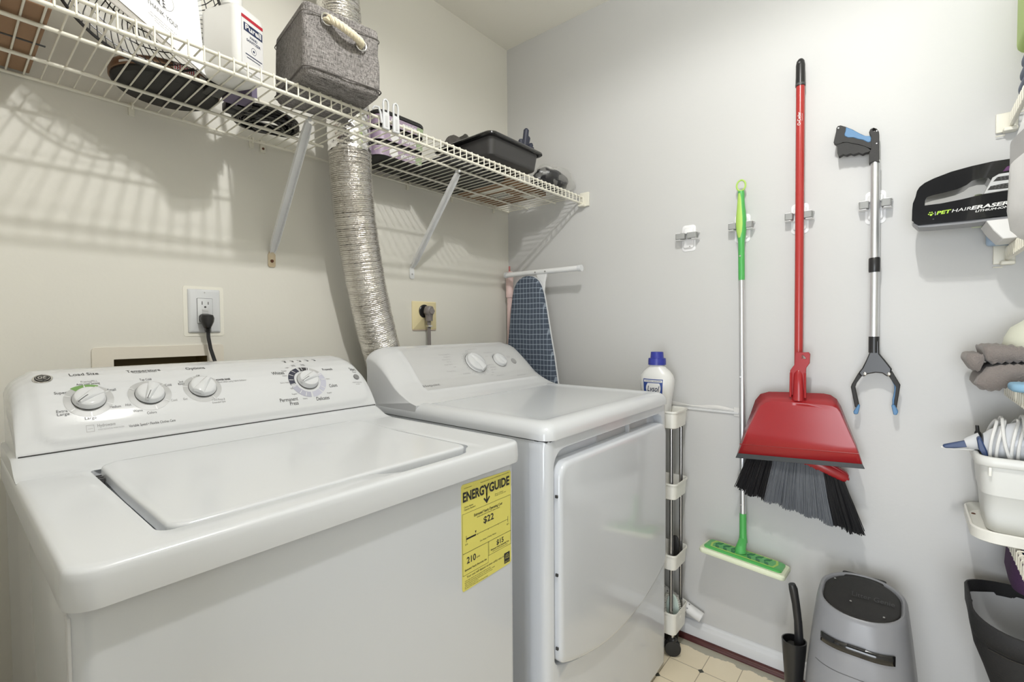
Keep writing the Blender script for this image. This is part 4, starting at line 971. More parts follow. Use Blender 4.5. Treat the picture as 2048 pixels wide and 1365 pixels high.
# stacked refill cassettes
GX0, GX1, GY0, GY1 = -.842, -.650, -.178, -.035
def cassette(k, lab):
    z = ZD+.0005+k*.050; o = empty('refill_cassette', ((GX0+GX1)/2, (GY0+GY1)/2, z), lab, 'refill')
    dx = .004*k-.004
    bl = [(i, zz) for i, zz in ((.006, 0), (.001, .004), (0, .008), (0, .034))]
    m = MB(); m.loft([[(p[0]+dx, p[1], z+zz) for p in rrect(GX0+i, GX1-i, GY0+i, GY1-i, .035)] for i, zz in bl]); m.build('cassette_body', BLKMAT, o)
    m = MB(); m.loft([[(p[0]+dx, p[1], z+zz) for p in rrect(GX0-.003+i, GX1+.003-i, GY0-.003+i, GY1+.003-i, .036)] for i, zz in ((0, .034), (0, .042), (.002, .046), (.01, .0485))]); m.build('rim', BLKPL, o)
    RF = lambda u, v, d: (GX0+dx+u, GY0-d, z+v)
    m = MB(); m.loft([[(p[0]+dx, p[1], z+zz) for p in rrect(GX0-.0007, GX1+.0007, GY0-.0007, GY1+.0007, .0352, 6, 4)] for zz in (.003, .032)], cap0=False, cap1=False); lb = m.build('paper_label', LILAC, o)
    m = MB(); m.box((GX0+dx+.150, GY0-.0012, z+.004), (GX0+dx+.176, GY0-.0008, z+.030)); m.build('green_patch', LEAFG, lb)
    m = MB(); m.prism(rrect(GX0+dx+.045, GX0+dx+.078, z+.004, z+.031, .012), XZ(GY0), -.0016, -.0008); m.build('white_patch', LABELW, lb)
    t = MB(); text_on(t, 'genie', .088, .019, .060, RF, height=.014, off=.0018, bold=.03); text_on(t, '8x', .158, .008, .014, RF, height=.006, off=.0016)
    LFc = lambda u, v, d: (GX0+dx-d, GY0+.12-u, z+v)
    text_on(t, 'genie', .02, .018, .062, LFc, height=.012, off=.0012, bold=.02); t.build('lettering', LABELW, lb)
for k, s_ in enumerate(('bottom', 'middle', 'top')): cassette(k, f'{s_} of the three stacked purple-labelled black refill cassettes right of the duct')

# black tub and what is around it
bc = empty('flat_black_case', (-.53, -.16, ZD), 'flat black case lying on the back shelf under the left half of the charcoal tray', 'case')
MB().rbox((-.648, -.300, ZD), (-.372, -.020, ZD+.030), .004, .012).build('case_body', BLKPL, bc)
pk = empty('flat_carton', (-.24, -.16, ZD), 'flat brown carton with white print lying under the right half of the charcoal tray', 'carton')
MB().box((-.362, -.292, ZD), (-.10, -.030, ZD+.030)).build('carton_body', CARDBROWN, pk, bevel=.001)
m = MB()
for a, b, c, d in ((-.315, -.285, -.28, -.05), (-.262, -.20, -.20, -.12), (-.175, -.12, -.285, -.21)): m.box((a, c, ZD-.0006), (b, d, ZD+.0004))
m.build('label_strips', TAPEW, pk)
m = MB()
for k in range(9): m.box((-.258+.006*k, -.195, ZD-.0009), (-.256+.006*k, -.125, ZD-.0005))
m.build('printing', BLACK, pk)
TZ = ZD+.0305
tub = empty('charcoal_tray', (-.42, -.25, TZ), 'charcoal plastic tray with a flared rim, at the right of the back shelf', 'tray')
m = MB(); L = []
TX0, TX1, TY0, TY1 = -.558, -.292, -.398, -.135
for i, z in ((.010, TZ), (.007, TZ+.003), (.006, TZ+.010), (.0, TZ+.058)): L.append([(p[0], p[1], z) for p in rrect(TX0+i, TX1-i, TY0+i, TY1-i, .022)])
m.loft(L)
L = []
for i, z in ((0, TZ+.058), (-.012, TZ+.058), (-.016, TZ+.061), (-.016, TZ+.066), (-.013, TZ+.0695), (-.006, TZ+.070), (0, TZ+.068), (.003, TZ+.060), (.012, TZ+.008)):
    L.append([(p[0], p[1], z) for p in rrect(TX0+i, TX1-i, TY0+i, TY1-i, .022-i*.3)])
m2 = MB(); m2.loft(L, cap0=False); m.build('tub_body', TRAYB, tub); m2.build('rim', BLKGL, tub)
db = empty('dark_plastic_bag', (-.43, -.12, TZ), 'crumpled dark plastic bag sticking up at the back left of the charcoal tray', 'bag')
def crumple(c, r, seed, amp=.12, n=30, m_=18):
    rn = random.Random(seed); ph_ = [rn.uniform(0, 6.28) for _ in range(9)]; mb = MB()
    mb.ball(c, *r, n=n, m=m_)
    def f(x, y, z):
        dx, dy, dz = (x-c[0])/r[0], (y-c[1])/r[1], (z-c[2])/r[2]; a = math.atan2(dy, dx); b = dz
        k = 1+amp*(math.sin(3*a+ph_[0]+2*b)+.7*math.sin(5*a+ph_[1]-4*b)+.5*math.sin(9*a+ph_[2]+7*b)+.5*math.sin(6*b+ph_[3]))*.6
        return (c[0]+dx*r[0]*k, c[1]+dy*r[1]*k, c[2]+dz*r[2]*k)
    return mb.displace(f)
crumple((-.450, -.185, TZ+.090), (.070, .040, .045), 1).build('bag_bulk', mat('dark_bag_film', srgb(54, 53, 50), .3, bump=1, bscale=60), db, sharp=30)
crumple((-.525, -.185, TZ+.080), (.032, .035, .038), 2).build('bag_bulk', mat('dark_bag_film_matte', srgb(76, 73, 70), .6, bump=1, bscale=60), db, sharp=30)
gl = empty('work_gloves', (-.31, -.28, TZ+.03), 'pair of dark navy rubber gloves standing in the charcoal tray', 'gloves')
G0 = Vector((-.300, -.330, TZ+.075))
for a, b, r in (((0, 0, 0), (.012, -.005, .098), .0115), ((.010, .006, 0), (.028, 0, .075), .011), ((-.012, 0, -.01), (-.030, -.012, .045), .011), ((-.004, -.012, -.01), (.022, -.02, .042), .010), ((.016, -.004, 0), (.040, -.012, .034), .009)):
    A_, B_ = G0+Vector(a), G0+Vector(b); M_ = (A_+B_)/2+Vector((.003, .002, 0))
    MB().tube([A_-Vector((0, 0, .05)), A_, M_, B_, B_+(B_-M_).normalized()*.006], [r*.9, r, r*.95, r*.9, r*.45], 10).build('finger', NAVYRUB, gl)
crumple((G0.x+.002, G0.y, G0.z-.022), (.030, .022, .030), 5, .08).build('palm', NAVYRUB, gl, sharp=60)
tn = empty('tan_wrapper', (-.33, -.29, TZ+.03), 'tan paper wrapper sticking up beside the navy gloves in the tray', 'wrapper')
MB().prism([(-.358, TZ+.012), (-.318, TZ+.012), (-.302, TZ+.125), (-.312, TZ+.122), (-.350, TZ+.092)], XZ(-.300), -.001, .001).build('paper', TAN, tn)
cg = empty('clear_plastic_bag', (-.13, -.33, ZD), 'clear crinkled bag with dark contents at the right end of the back shelf', 'bag')
crumple((-.150, -.350, ZD+.042), (.098, .056, .041), 8, .10).build('dark_contents', mat('dark_grey_film', srgb(46, 46, 48), .25, bump=1, bscale=80), cg, sharp=25)
crumple((-.125, -.345, ZD+.049), (.114, .062, .049), 11, .13, 40, 24).build('film', CLEARBAG, cg, sharp=20)

# ================================================================ IRONING BOARD, PINK TUBE
ib = empty('ironing_board', (-.12, -.22, 0), 'folded ironing board with navy plaid cover standing behind the dryer in the corner', 'ironing board')
half = [(0, 1.3620), (.018, 1.3600), (.036, 1.3520), (.054, 1.3380), (.068, 1.3150), (.078, 1.2850), (.088, 1.2300), (.098, 1.1650), (.108, 1.1000), (.122, 1.0200), (.134, .9300), (.146, .84), (.155, .72), (.158, .60), (.158, .12), (.15, .10)]
def ctr(z): return -.2035-.0115*(1.36-z)/.45*1.0
outl = [(ctr(z)-u, z) for u, z in half] + [(ctr(z)+u, z) for u, z in half[::-1]][:-1]
m = MB(); L = []
def sc_out(k): return [((y-ctr(z))*k+ctr(z), .7+(z-.7)*(1-(1-k)*.3)) for y, z in outl]
for x, k in ((-.106, 1.0), (-.120, 1.0), (-.126, .985), (-.1285, .95), (-.129, .8)): L.append([(x, y, z) for y, z in sc_out(k)])
m.loft(L).build('padded_cover', PLAID, ib, sharp=60)
MB().loft([[(x, y, z) for y, z in sc_out(k)] for x, k in ((-.100, 1.012), (-.1075, 1.012))]).build('board', PLAST, ib)
MB().tube([(-.088, -.060, 1.378), (-.088, -.448, 1.378)], .0112, 16).build('foot_bar', BRACE, ib)
for y0_, y1_ in ((-.056, -.066), (-.440, -.456)): MB().tube([(-.088, y0_, 1.378), (-.088, y1_, 1.378)], .0135, 16).build('foot_cap', PLAST, ib)
m = MB(); m.prism([(-.226, 1.384), (-.290, 1.384), (-.286, 1.368), (-.276, 1.335), (-.272, 1.300), (-.272, 1.22), (-.256, 1.22), (-.254, 1.300), (-.244, 1.335), (-.232, 1.366)], YZ(-.088), -.004, .006); m.build('leg_gusset', BRACE, ib, bevel=.002)
MB().tube([(-.085, -.264, 1.25), (-.085, -.245, .9), (-.085, -.22, .3)], .010, 12).build('leg_tube', BRACE, ib)
for yy in (-.232, -.284): MB().lathe([(.0035, -.015), (.003, -.018)], (-.085, yy, 1.377), 'x', n=10).build('rivet', SCREW, ib)
pt = empty('pink_tube', (-.045, -.045, 0), 'pale pink tube standing in the corner behind the ironing board', 'tube')
MB().tube([(-.038, -.038, .02), (-.038, -.038, 1.28)], .0125, 16).build('tube_body', PINK, pt)
MB().tube([(-.038, -.038, 1.28), (-.038, -.038, 1.395), (-.038, -.038, 1.40)], [.017, .0175, .014], 20).build('sleeve', PINK, pt)
MB().tube([(-.038, -.038, 1.40), (-.038, -.038, 1.425)], .004, 8).build('pin', mat('rose_pink', srgb(196, 120, 120), .4), pt)

# outlines measured for things on the right wall and the right-hand shelves (in metres)
P_GRAB_TUBE = [(-1.3709,1.6846),(-1.3738,1.6924),(-1.3808,1.6949),(-1.3887,1.6897),(-1.3933,1.6799),(-1.3942,1.6001),(-1.3957,1.5967),(-1.3838,1.6013),(-1.3719,1.5977),(-1.372,1.6262),(-1.3764,1.6375),(-1.376,1.6721)]
P_GRAB_HOLE = [(-1.3778,1.6895),(-1.3819,1.6835),(-1.3863,1.6848),(-1.3858,1.6905),(-1.3818,1.6934)]
P_GRAB_GRIP = [(-1.2943,1.7174),(-1.298,1.7221),(-1.3044,1.7223),(-1.3172,1.7144),(-1.333,1.7026),(-1.3486,1.6879),(-1.3629,1.6767),(-1.3771,1.6706),(-1.3774,1.6372),(-1.3694,1.6429),(-1.3592,1.6503),(-1.3489,1.6566),(-1.3365,1.6622),(-1.3219,1.6696),(-1.3102,1.6725),(-1.3007,1.6697),(-1.2942,1.6713),(-1.2877,1.6768),(-1.2903,1.6916),(-1.2934,1.7061)]
P_GRAB_BLUE = [(-1.3172,1.7135),(-1.3278,1.7066),(-1.3403,1.6957),(-1.3527,1.6843),(-1.3629,1.6767),(-1.374,1.6736),(-1.3761,1.6672),(-1.3752,1.6575),(-1.3702,1.6563),(-1.3651,1.66),(-1.357,1.6671),(-1.3447,1.6727),(-1.3343,1.6797),(-1.3217,1.6829),(-1.3143,1.6892),(-1.3137,1.6944),(-1.3163,1.7027)]
P_GRAB_TRIG = [(-1.2964,1.6708),(-1.3039,1.6715),(-1.3219,1.6696),(-1.3386,1.6604),(-1.3592,1.6503),(-1.3694,1.6417),(-1.3755,1.634),(-1.3695,1.6305),(-1.3634,1.6307),(-1.3564,1.628),(-1.3481,1.6343),(-1.342,1.6332),(-1.3358,1.6322),(-1.3285,1.637),(-1.3191,1.6342),(-1.3106,1.6387),(-1.3053,1.6361),(-1.3,1.6341),(-1.2972,1.6437),(-1.2965,1.6567)]
P_CLAW = [(-1.3799,1.0975),(-1.3998,1.0977),(-1.4011,1.0599),(-1.4141,1.0414),(-1.4291,1.0179),(-1.4272,0.9991),(-1.4188,0.9959),(-1.4081,1.0045),(-1.3931,1.0053),(-1.3757,1.0005),(-1.367,0.9928),(-1.358,0.9951),(-1.3535,1.0031),(-1.3623,1.0174),(-1.373,1.0454),(-1.3802,1.0675)]
P_ARM_L = [(-1.3535,1.0031),(-1.3625,0.9953),(-1.3493,0.9723),(-1.3463,0.961),(-1.3558,0.9117),(-1.3523,0.9002),(-1.346,0.9023),(-1.3358,0.9602),(-1.338,0.9687)]
P_ARM_R = [(-1.4291,1.0126),(-1.4482,0.9738),(-1.4464,0.9577),(-1.4408,0.9092),(-1.4345,0.9086),(-1.4388,0.9678),(-1.423,0.9962)]
P_TIP_L = [(-1.3425,0.8891),(-1.3469,0.8969),(-1.3549,0.9127),(-1.3581,0.9063),(-1.3534,0.8825),(-1.3444,0.8815)]
P_TIP_R = [(-1.429,0.9161),(-1.4365,0.9184),(-1.4446,0.8989),(-1.441,0.8895),(-1.4339,0.8897)]
P_PAN_A = [(-1.0351,0.7204),(-1.0581,0.8084),(-1.0732,0.8537),(-1.088,0.9018),(-1.1028,0.9229),(-1.1263,0.932),(-1.1859,0.9355),(-1.232,0.9368),(-1.2712,0.9385),(-1.2891,0.9354),(-1.3042,0.9246),(-1.3144,0.9045),(-1.3345,0.847),(-1.3519,0.7989),(-1.3668,0.7437)]
P_PAN_B = [(-1.045,0.73),(-1.0725,0.8095),(-1.0931,0.8578),(-1.1076,0.8885),(-1.1221,0.9002),(-1.1392,0.9076),(-1.1946,0.909),(-1.2371,0.9091),(-1.283,0.909),(-1.2979,0.9075),(-1.309,0.9027),(-1.3164,0.8917),(-1.3349,0.8441),(-1.3531,0.8001),(-1.3683,0.7525)]
P_PAN_LIP = [(-1.0379,0.7148),(-1.044,0.7308),(-1.3687,0.7529),(-1.3746,0.7401)]
P_PAN_GROOVE = [(-1.0542,0.7615),(-1.3592,0.7804),(-1.3599,0.777),(-1.0537,0.7575)]
P_PAN_HANDLE = [(-1.2018,1.0594),(-1.235,1.0612),(-1.239,1.0559),(-1.2379,1.0283),(-1.2302,1.0157),(-1.2289,1.0095),(-1.2282,0.9325),(-1.1893,0.9292),(-1.1873,1.0043),(-1.194,1.0155),(-1.1994,1.0236),(-1.2005,1.0547)]
P_PAN_HHOLE = [(-1.2179,1.0521),(-1.2211,1.0522),(-1.2286,1.0433),(-1.2281,1.0411),(-1.2167,1.0413)]
P_PAN_RIB = [(-1.1963,1.0082),(-1.223,1.0096),(-1.225,0.9297),(-1.1956,0.9272)]
P_VAC = [(-1.4664,1.4054),(-1.4667,1.4312),(-1.4678,1.4492),(-1.4726,1.4638),(-1.4754,1.4788),(-1.4802,1.4881),(-1.4899,1.4965),(-1.5072,1.5044),(-1.539,1.5141),(-1.575,1.5198),(-1.6098,1.5229),(-1.6432,1.5224),(-1.6754,1.5219),(-1.6774,1.395),(-1.6534,1.393),(-1.6117,1.3935),(-1.5769,1.3915),(-1.5406,1.3919),(-1.5029,1.3924),(-1.4795,1.3931)]
P_VAC_HOLE = [(-1.4906,1.4402),(-1.4914,1.4528),(-1.4943,1.46),(-1.5058,1.463),(-1.5303,1.466),(-1.5506,1.4697),(-1.5667,1.4764),(-1.5755,1.4844),(-1.5896,1.4877),(-1.6035,1.486),(-1.6078,1.4792),(-1.6037,1.4668),(-1.5954,1.4491),(-1.5582,1.4436),(-1.5213,1.4401)]
P_VAC_GRILLE = [(-1.5954,1.4487),(-1.6103,1.4846),(-1.6204,1.4909),(-1.6486,1.4908),(-1.6759,1.4896),(-1.6765,1.4504),(-1.6277,1.4503)]
P_VAC_SLOT1 = [(-1.6113,1.4749),(-1.6188,1.4841),(-1.6471,1.4841),(-1.676,1.4827),(-1.6762,1.4723),(-1.6456,1.4739)]
P_VAC_SLOT2 = [(-1.6022,1.4563),(-1.6072,1.4649),(-1.6275,1.4669),(-1.6763,1.4666),(-1.6765,1.455),(-1.6277,1.4551)]
P_VAC_PURPLE = [(-1.6271,1.4954),(-1.6336,1.5058),(-1.6451,1.5079),(-1.6757,1.5057),(-1.6759,1.4919),(-1.6436,1.4966)]
P_VAC_STRIP = [(-1.4674,1.4026),(-1.4795,1.3931),(-1.5733,1.3921),(-1.6534,1.393),(-1.6535,1.386),(-1.5734,1.3835),(-1.503,1.3847),(-1.4795,1.3867)]
P_VAC_TXT = [(-1.5025,1.4204),(-1.5121,1.4163),(-1.6406,1.4221),(-1.5836,1.4149),(-1.6382,1.4166)]
P_TOWEL1 = [(-1.5904,1.0821),(-1.592,1.0903),(-1.6102,1.0929),(-1.6518,1.0914),(-1.6736,1.084),(-1.7184,1.0763),(-1.7188,1.0524),(-1.6721,1.0561),(-1.627,1.0532),(-1.6042,1.0477),(-1.5989,1.0707)]
P_TOWEL2 = [(-1.5653,1.0579),(-1.5659,1.071),(-1.5736,1.0735),(-1.5939,1.0741),(-1.6006,1.0708),(-1.5993,1.0452),(-1.5961,1.0392),(-1.591,1.0425),(-1.5738,1.0629),(-1.5911,1.0355),(-1.5896,1.019),(-1.5776,1.0325),(-1.5689,1.0462)]
P_TOWEL3 = [(-1.5797,1.002),(-1.5896,1.019),(-1.5977,1.0381),(-1.6108,1.0468),(-1.6334,1.0523),(-1.6721,1.0538),(-1.7188,1.0502),(-1.7194,1.0111),(-1.6727,1.017),(-1.6484,1.011),(-1.6343,0.9941),(-1.6183,0.9838),(-1.6018,0.986),(-1.585,0.993)]
P_IRON = [(-1.5316,0.8378),(-1.5349,0.8416),(-1.5767,0.8584),(-1.5912,0.8718),(-1.618,0.8844),(-1.6545,0.9067),(-1.6717,0.9153),(-1.7039,0.9255),(-1.7056,0.8199),(-1.6732,0.8141),(-1.6159,0.8128),(-1.5934,0.827),(-1.5802,0.843),(-1.5538,0.8343),(-1.5368,0.8316)]
P_IRON_TIP = [(-1.5316,0.8378),(-1.5349,0.8416),(-1.5767,0.8584),(-1.5818,0.8423),(-1.5537,0.8352),(-1.5368,0.8326)]
P_IRON_BAND = [(-1.5912,0.8695),(-1.5976,0.8749),(-1.6092,0.843),(-1.6159,0.8128),(-1.6096,0.8139),(-1.5948,0.8452)]
P_CARD = [(-1.3784,1.6571),(-1.5254,1.744),(-1.5356,1.8396),(-1.3959,1.8654)]

# ================================================================ HOLDERS ON THE RIGHT WALL
def holder(y, z, label, spread=0.0, tilt=0):
    """broom holder with two sprung grey rollers; local +y runs to the photo's left"""
    o = empty('broom_holder', (0, y, z), label, 'holder')
    F = lambda u, v, d: (-d, y+u, z+v)
    m = MB(); m.loft([[F(p[0], p[1], d) for p in rrect(-.024+i, .024-i, -.052+i, .042-i, .011)] for i, d in ((0, .0002), (0, .0018), (.001, .0024))]); m.build('base_plate', CLIPW, o)
    m = MB(); m.loft([[F(p[0], p[1], d) for p in rrect(-.0185+i, .0185-i, -.042+i, .033-i, .008)] for i, d in ((0, .002), (.001, .008), (.003, .010))]); m.build('centre_block', CLIPW, o)
    for zz in (.0105, -.0125):
        MB().prism([(-.040, .004), (-.036, .034), (-.020, .036), (-.016, .018), (.016, .018), (.020, .036), (.036, .034), (.040, .004)], lambda u, v, d: (-v, y+u, z+zz+d), -.0012, .0012).build('bracket_plate', CLIPW, o, bevel=.0005)
    for s in (-1, 1):
        cx0 = s*(.0365); cx1 = s*(.0035+spread); v0, v1 = min(cx0, cx1), max(cx0, cx1)
        m = MB(); m.loft([[(-.012-p[1], y+p[0], zq) for p in rrect(v0, v1, .004, .026, .0045)] for zq in (z-.0105, z+.0092)]); m.build('roller', CLIPG, o, bevel=.0008)
    MB().lathe([(.0022, -.0105), (.0018, -.0118)], (0, y-.006, z-.036), 'x', n=10).build('rivet', SCREW, o)
    return o
holder(-.851, 1.4635, 'empty white broom holder with two grey rollers, leftmost on the right wall')
holder(-1.030, 1.4745, 'white broom holder gripping the green mop handle', .008)
holder(-1.197, 1.4815, 'white broom holder gripping the red broom handle', .011)
holder(-1.386, 1.4855, 'white broom holder gripping the silver reacher grabber', .0105)

# ================================================================ GREEN MOP
mp = empty('flat_mop', (-.035, -1.04, .36), 'green and silver flat mop hanging head down, left of the red broom', 'mop')
def P_at(z): t = (1.62-z)/1.22; return (-.034, -1.0325-.0135*t, z)
MB().tube([P_at(z) for z in (1.402, 1.15, .937)], .0088, 16).build('upper_pole', ALU, mp)
MB().tube([P_at(z) for z in (.939, .70, .512)], .0095, 16).build('lower_pole', ALU, mp)
for z in (.972, .545, 1.372): MB().lathe([(.0032, -.0085), (.0028, -.0105)], (P_at(z)[0], P_at(z)[1]+.002, z), 'x', n=10).build('snap_button', CHROME, mp)
gp = [(1.585, .0105), (1.575, .0118), (1.560, .0112), (1.540, .0125), (1.515, .0158), (1.490, .0175), (1.465, .0172), (1.440, .0145), (1.420, .0110), (1.405, .0108), (1.30, .0108), (1.293, .0102)]
gp = [(z if z > 1.45 else z, r) for z, r in gp]
MB().tube([P_at(z) for z, r in gp], [r*.92 for z, r in gp], 20).build('grip', GREEN, mp)
m = MB(); L = []
for z, w_ in ((1.578, .003), (1.56, .006), (1.53, .008), (1.50, .0105), (1.475, .0110), (1.45, .0085), (1.432, .003)):
    rr_ = [r for zz, r in gp]; zs = [zz for zz, r in gp]
    r_ = .0105
    for i in range(len(zs)-1):
        if zs[i] >= z >= zs[i+1]: r_ = rr_[i]+(rr_[i+1]-rr_[i])*(zs[i]-z)/(zs[i]-zs[i+1])
    r_ = r_*.92+.0008; c_ = P_at(z); L.append([(c_[0]-math.sqrt(max(0, r_*r_-u*u)), c_[1]+.0035+u, z) for u in [-w_+2*w_*k/8 for k in range(9)] if True])
    L[-1] = [(c_[0]-math.sqrt(max(1e-8, r_*r_-(min(.95*r_, abs(u+.0035)))**2)), c_[1]+.0035+u, z) for u in [-w_+2*w_*k/8 for k in range(9)]]
m.loft(L, False, False, closed=False).build('grip_inlay', LIME, mp)
MB().tube([(P_at(1.6)[0], P_at(1.6)[1]+.0135*math.cos(a), 1.6045+.0175*math.sin(a)) for a in [2*PI*k/28 for k in range(28)]], .0028, 8, closed=True).build('hanging_ring', LIME, mp)
MB().tube([P_at(.514), P_at(.50), P_at(.44), P_at(.418)], [.0105, .0108, .0112, .014], 16).build('lower_socket', GREEN, mp)
# head: plate almost level, ends a little lower on the right
def HF(u, v, d): # u along the head (0 left end .. 1 right end), v depth from wall, d height
    y = -.9380-.2360*u; return (-.022-v, y-.012*(v/.09)*(1-u)*0, .3905-.0180*u+.10*v+d)
HL = lambda pts, d: [HF(u, v, d) for u, v in pts]
def rr01(i, iv): return rrect(i, 1-i, iv, .092-iv, .0001+.03)
def headloop(i, d): 
    return [HF((p[0])/.236, p[1], d) for p in rrect(-.004+i, .240-i, -.002+i, .095-i, .012)]
MB().loft([headloop(-.004, -.018), headloop(-.006, -.014), headloop(-.006, -.006), headloop(-.003, -.0015), headloop(.010, 0)]).build('cleaning_pad', PAD, mp)
MB().loft([headloop(.006, -.002), headloop(.006, .004), headloop(.010, .007), headloop(.020, .008)]).build('head_plate', GREEN, mp)
m = MB()
for k in range(7):
    u = .16+.105*k
    for j in (-1, 1):
        pts = [(u-.035, .047), (u-.01, .047+j*.022), (u+.045, .047+j*.030), (u+.03, .047+j*.012)]
        m.prism(pts, HF, .0078, .0092) if abs(u-.47) > .06 else None
m.build('leaf_pattern', DKGREEN, mp)
m = MB(); m.prism([(.10, .012), (.9, .012), (.93, .047), (.9, .082), (.10, .082), (.07, .047)], HF, .0078, .0084, [[(.12, .018), (.10, .047), (.12, .076), (.88, .076), (.90, .047), (.88, .018)]]); m.build('rim_pattern', LIME, mp)
c_ = HF(.46, .045, .010)
MB().tube([c_, (c_[0], c_[1], c_[2]+.010), P_at(.425)], [.019, .016, .0125], 16).build('swivel_joint', GREEN, mp)

# ================================================================ RED BROOM
br = empty('broom', (-.04, -1.20, .55), 'tall red-handled angle broom with black and grey bristles', 'broom')
BX = lambda z: -1.2000-.0022*(1.95-z)/.9
MB().tube([(-.036, BX(z), z) for z in (1.876, 1.6, 1.3, 1.05, .76)], .0118, 20).build('handle', REDTUBE, br)
MB().tube([(-.036, BX(z), z) for z in (1.872, 1.884, 1.90, 1.935, 1.948, 1.954)], [.0132, .0132, .0126, .0126, .0105, .006], 20).build('handle_grip', BLKPL, br)
MB().lathe([(.0032, -.0128), (.0030, -.0133)], (-.036, BX(1.94)+.001, 1.940), 'x', n=12).build('hang_hole', DKGREY, br)
MB().tube([(-.036, BX(1.879), 1.880), (-.036, BX(1.874), 1.874)], .0136, 20).build('grip_collar', DKGREY, br)
t = MB(); HFn = lambda u, v, d: (-.036-math.sqrt(max(0, .0121**2-v*v))-d, BX(1.7)+.000+v*1.0, u)
TF = lambda u, v, d: (-.036-math.sqrt(max(1e-9, .0121**2-min(.0118, abs(v))**2))-d, BX(1.78)+v, u)
text_on(t, 'O-Cedar', 1.7510, .0008, .040, TF, height=.0085, off=.0004, bold=.02); text_on(t, 'PowerCorner', 1.764, -.0068, .022, TF, height=.0022, off=.0004); t.build('lettering', LABELW, br)
# cap block, angled
capA, capB = Vector((-.058, -1.090, .790)), Vector((-.058, -1.332, .694))
cd_ = (capB-capA).normalized(); cu2 = Vector((0, cd_.z, -cd_.y)); cu2 = cu2 if cu2.z > 0 else -cu2
m = MB(); L = []
for t_, hh, ww in ((0, .012, .012), (.03, .019, .017), (.5, .024, .019), (.97, .017, .015), (1, .010, .011)):
    c0_ = capA+(capB-capA)*t_; L.append([tuple(c0_+cu2*(hh*math.sin(a))+Vector((1, 0, 0))*ww*math.cos(a)) for a in [2*PI*k/16 for k in range(16)]])
m.loft(L).build('head_block', RED, br)
MB().prism([(-1.170, .765), (-1.232, .765), (-1.330, .712), (-1.338, .690), (-1.322, .692), (-1.300, .716), (-1.215, .748)], YZ(-.058), -.010, .010).build('head_shoulder', RED, br, bevel=.003)
MB().tube([(-.040, BX(.8), .80), (-.046, BX(.7)-.002, .752)], [.014, .017], 16).build('handle_socket', RED, br)
rn = random.Random(9)
def bristles(t0, t1, n, nm, mt):
    m = MB()
    for k in range(n):
        t_ = t0+(t1-t0)*rn.random(); row = rn.uniform(-.014, .014)
        a = capA+(capB-capA)*(.02+.96*t_)+Vector((row, 0, 0))-cu2*.012
        yb = -1.033-.341*t_+rn.uniform(-.004, .004); zb = (.605-.062*t_+.004*math.sin(t_*40)) if t_ > .08 else .605+.01*(.08-t_)/.08
        zb += rn.uniform(-.004, .003)-.030*max(0, row)
        b = Vector((-.066+row*1.5, yb, zb)); mid = (a+b)/2+Vector((row*.3, rn.uniform(-.002, .002), 0))
        m.tube([a, mid, b], [.0014, .0013, .0010], 4)
    m.build(nm, mt, br)
bristles(0, .27, 380, 'black_bristles', BRK); bristles(.25, .80, 760, 'grey_bristles', BRG); bristles(.78, 1.0, 340, 'black_bristles', BRK)

# ================================================================ RED DUSTPAN
dpn = empty('dustpan', (-.08, -1.20, .715), 'red dustpan clipped to the broom handle, covering the top of the bristles', 'dustpan')
A3 = [(-.0665, y, z) for y, z in P_PAN_A]; B3 = [(-.094, y+(py-y)*.10, z+(pz-z)*.10) for (y, z), (py, pz) in zip(P_PAN_B, P_PAN_A)]
C3 = [(-.1005, y-(y+1.20)*.012, z) for y, z in P_PAN_B]
n_ = len(C3); cen_ = [(-.1010, -1.205+(y+1.205)*.93, .74+(z-.74)*.955) for x, y, z in C3]
m = MB(); m.loft([A3, B3, C3, cen_], False, False, closed=False)
k0 = 3*n_
# face: join the left and right halves of the inner outline row by row
for i in range(n_//2):
    j = n_-1-i
    if j-i >= 2: m.f.append((k0+i, k0+i+1, k0+j-1, k0+j))
m.build('pan', RED, dpn, sharp=55, solid=.002)
MB().prism(P_PAN_LIP, YZ(-.1015), -.0015, .0035).build('rubber_lip', LIPGREY, dpn, bevel=.0008)
gy0, gz0, gy1, gz1 = P_PAN_GROOVE[0]+P_PAN_GROOVE[1]
MB().tube([(-.1012, gy0+.004, gz0), (-.1012, gy1-.002, gz1)], .0016, 6).build('step_line', mat('deep_red_plastic', srgb(140, 30, 34), .3), dpn)
MB().prism(P_PAN_HANDLE, YZ(-.078), -.006, .004, [P_PAN_HHOLE[::-1]]).build('handle', RED, dpn, bevel=.0022)
m = MB(); L = []
for z, w_, d_ in ((1.006, .008, .0845), (.995, .0125, .0895), (.96, .0135, .0935), (.93, .0150, .0965), (.915, .014, .0985)):
    L.append([(-d_+.010*(1-math.sin(a)), -1.2085-(1.0-z)*.02+w_*math.cos(a), z) for a in [PI*k/10 for k in range(11)]])
m.loft(L, closed=False).build('handle_rib', RED, dpn, sharp=60)
for s_ in (-1, 1): MB().tube([(-.084, -1.208+s_*.0185, .998), (-.090, -1.209+s_*.019, .95), (-.096, -1.210+s_*.0195, .925)], .0032, 8).build('handle_edge', RED, dpn)

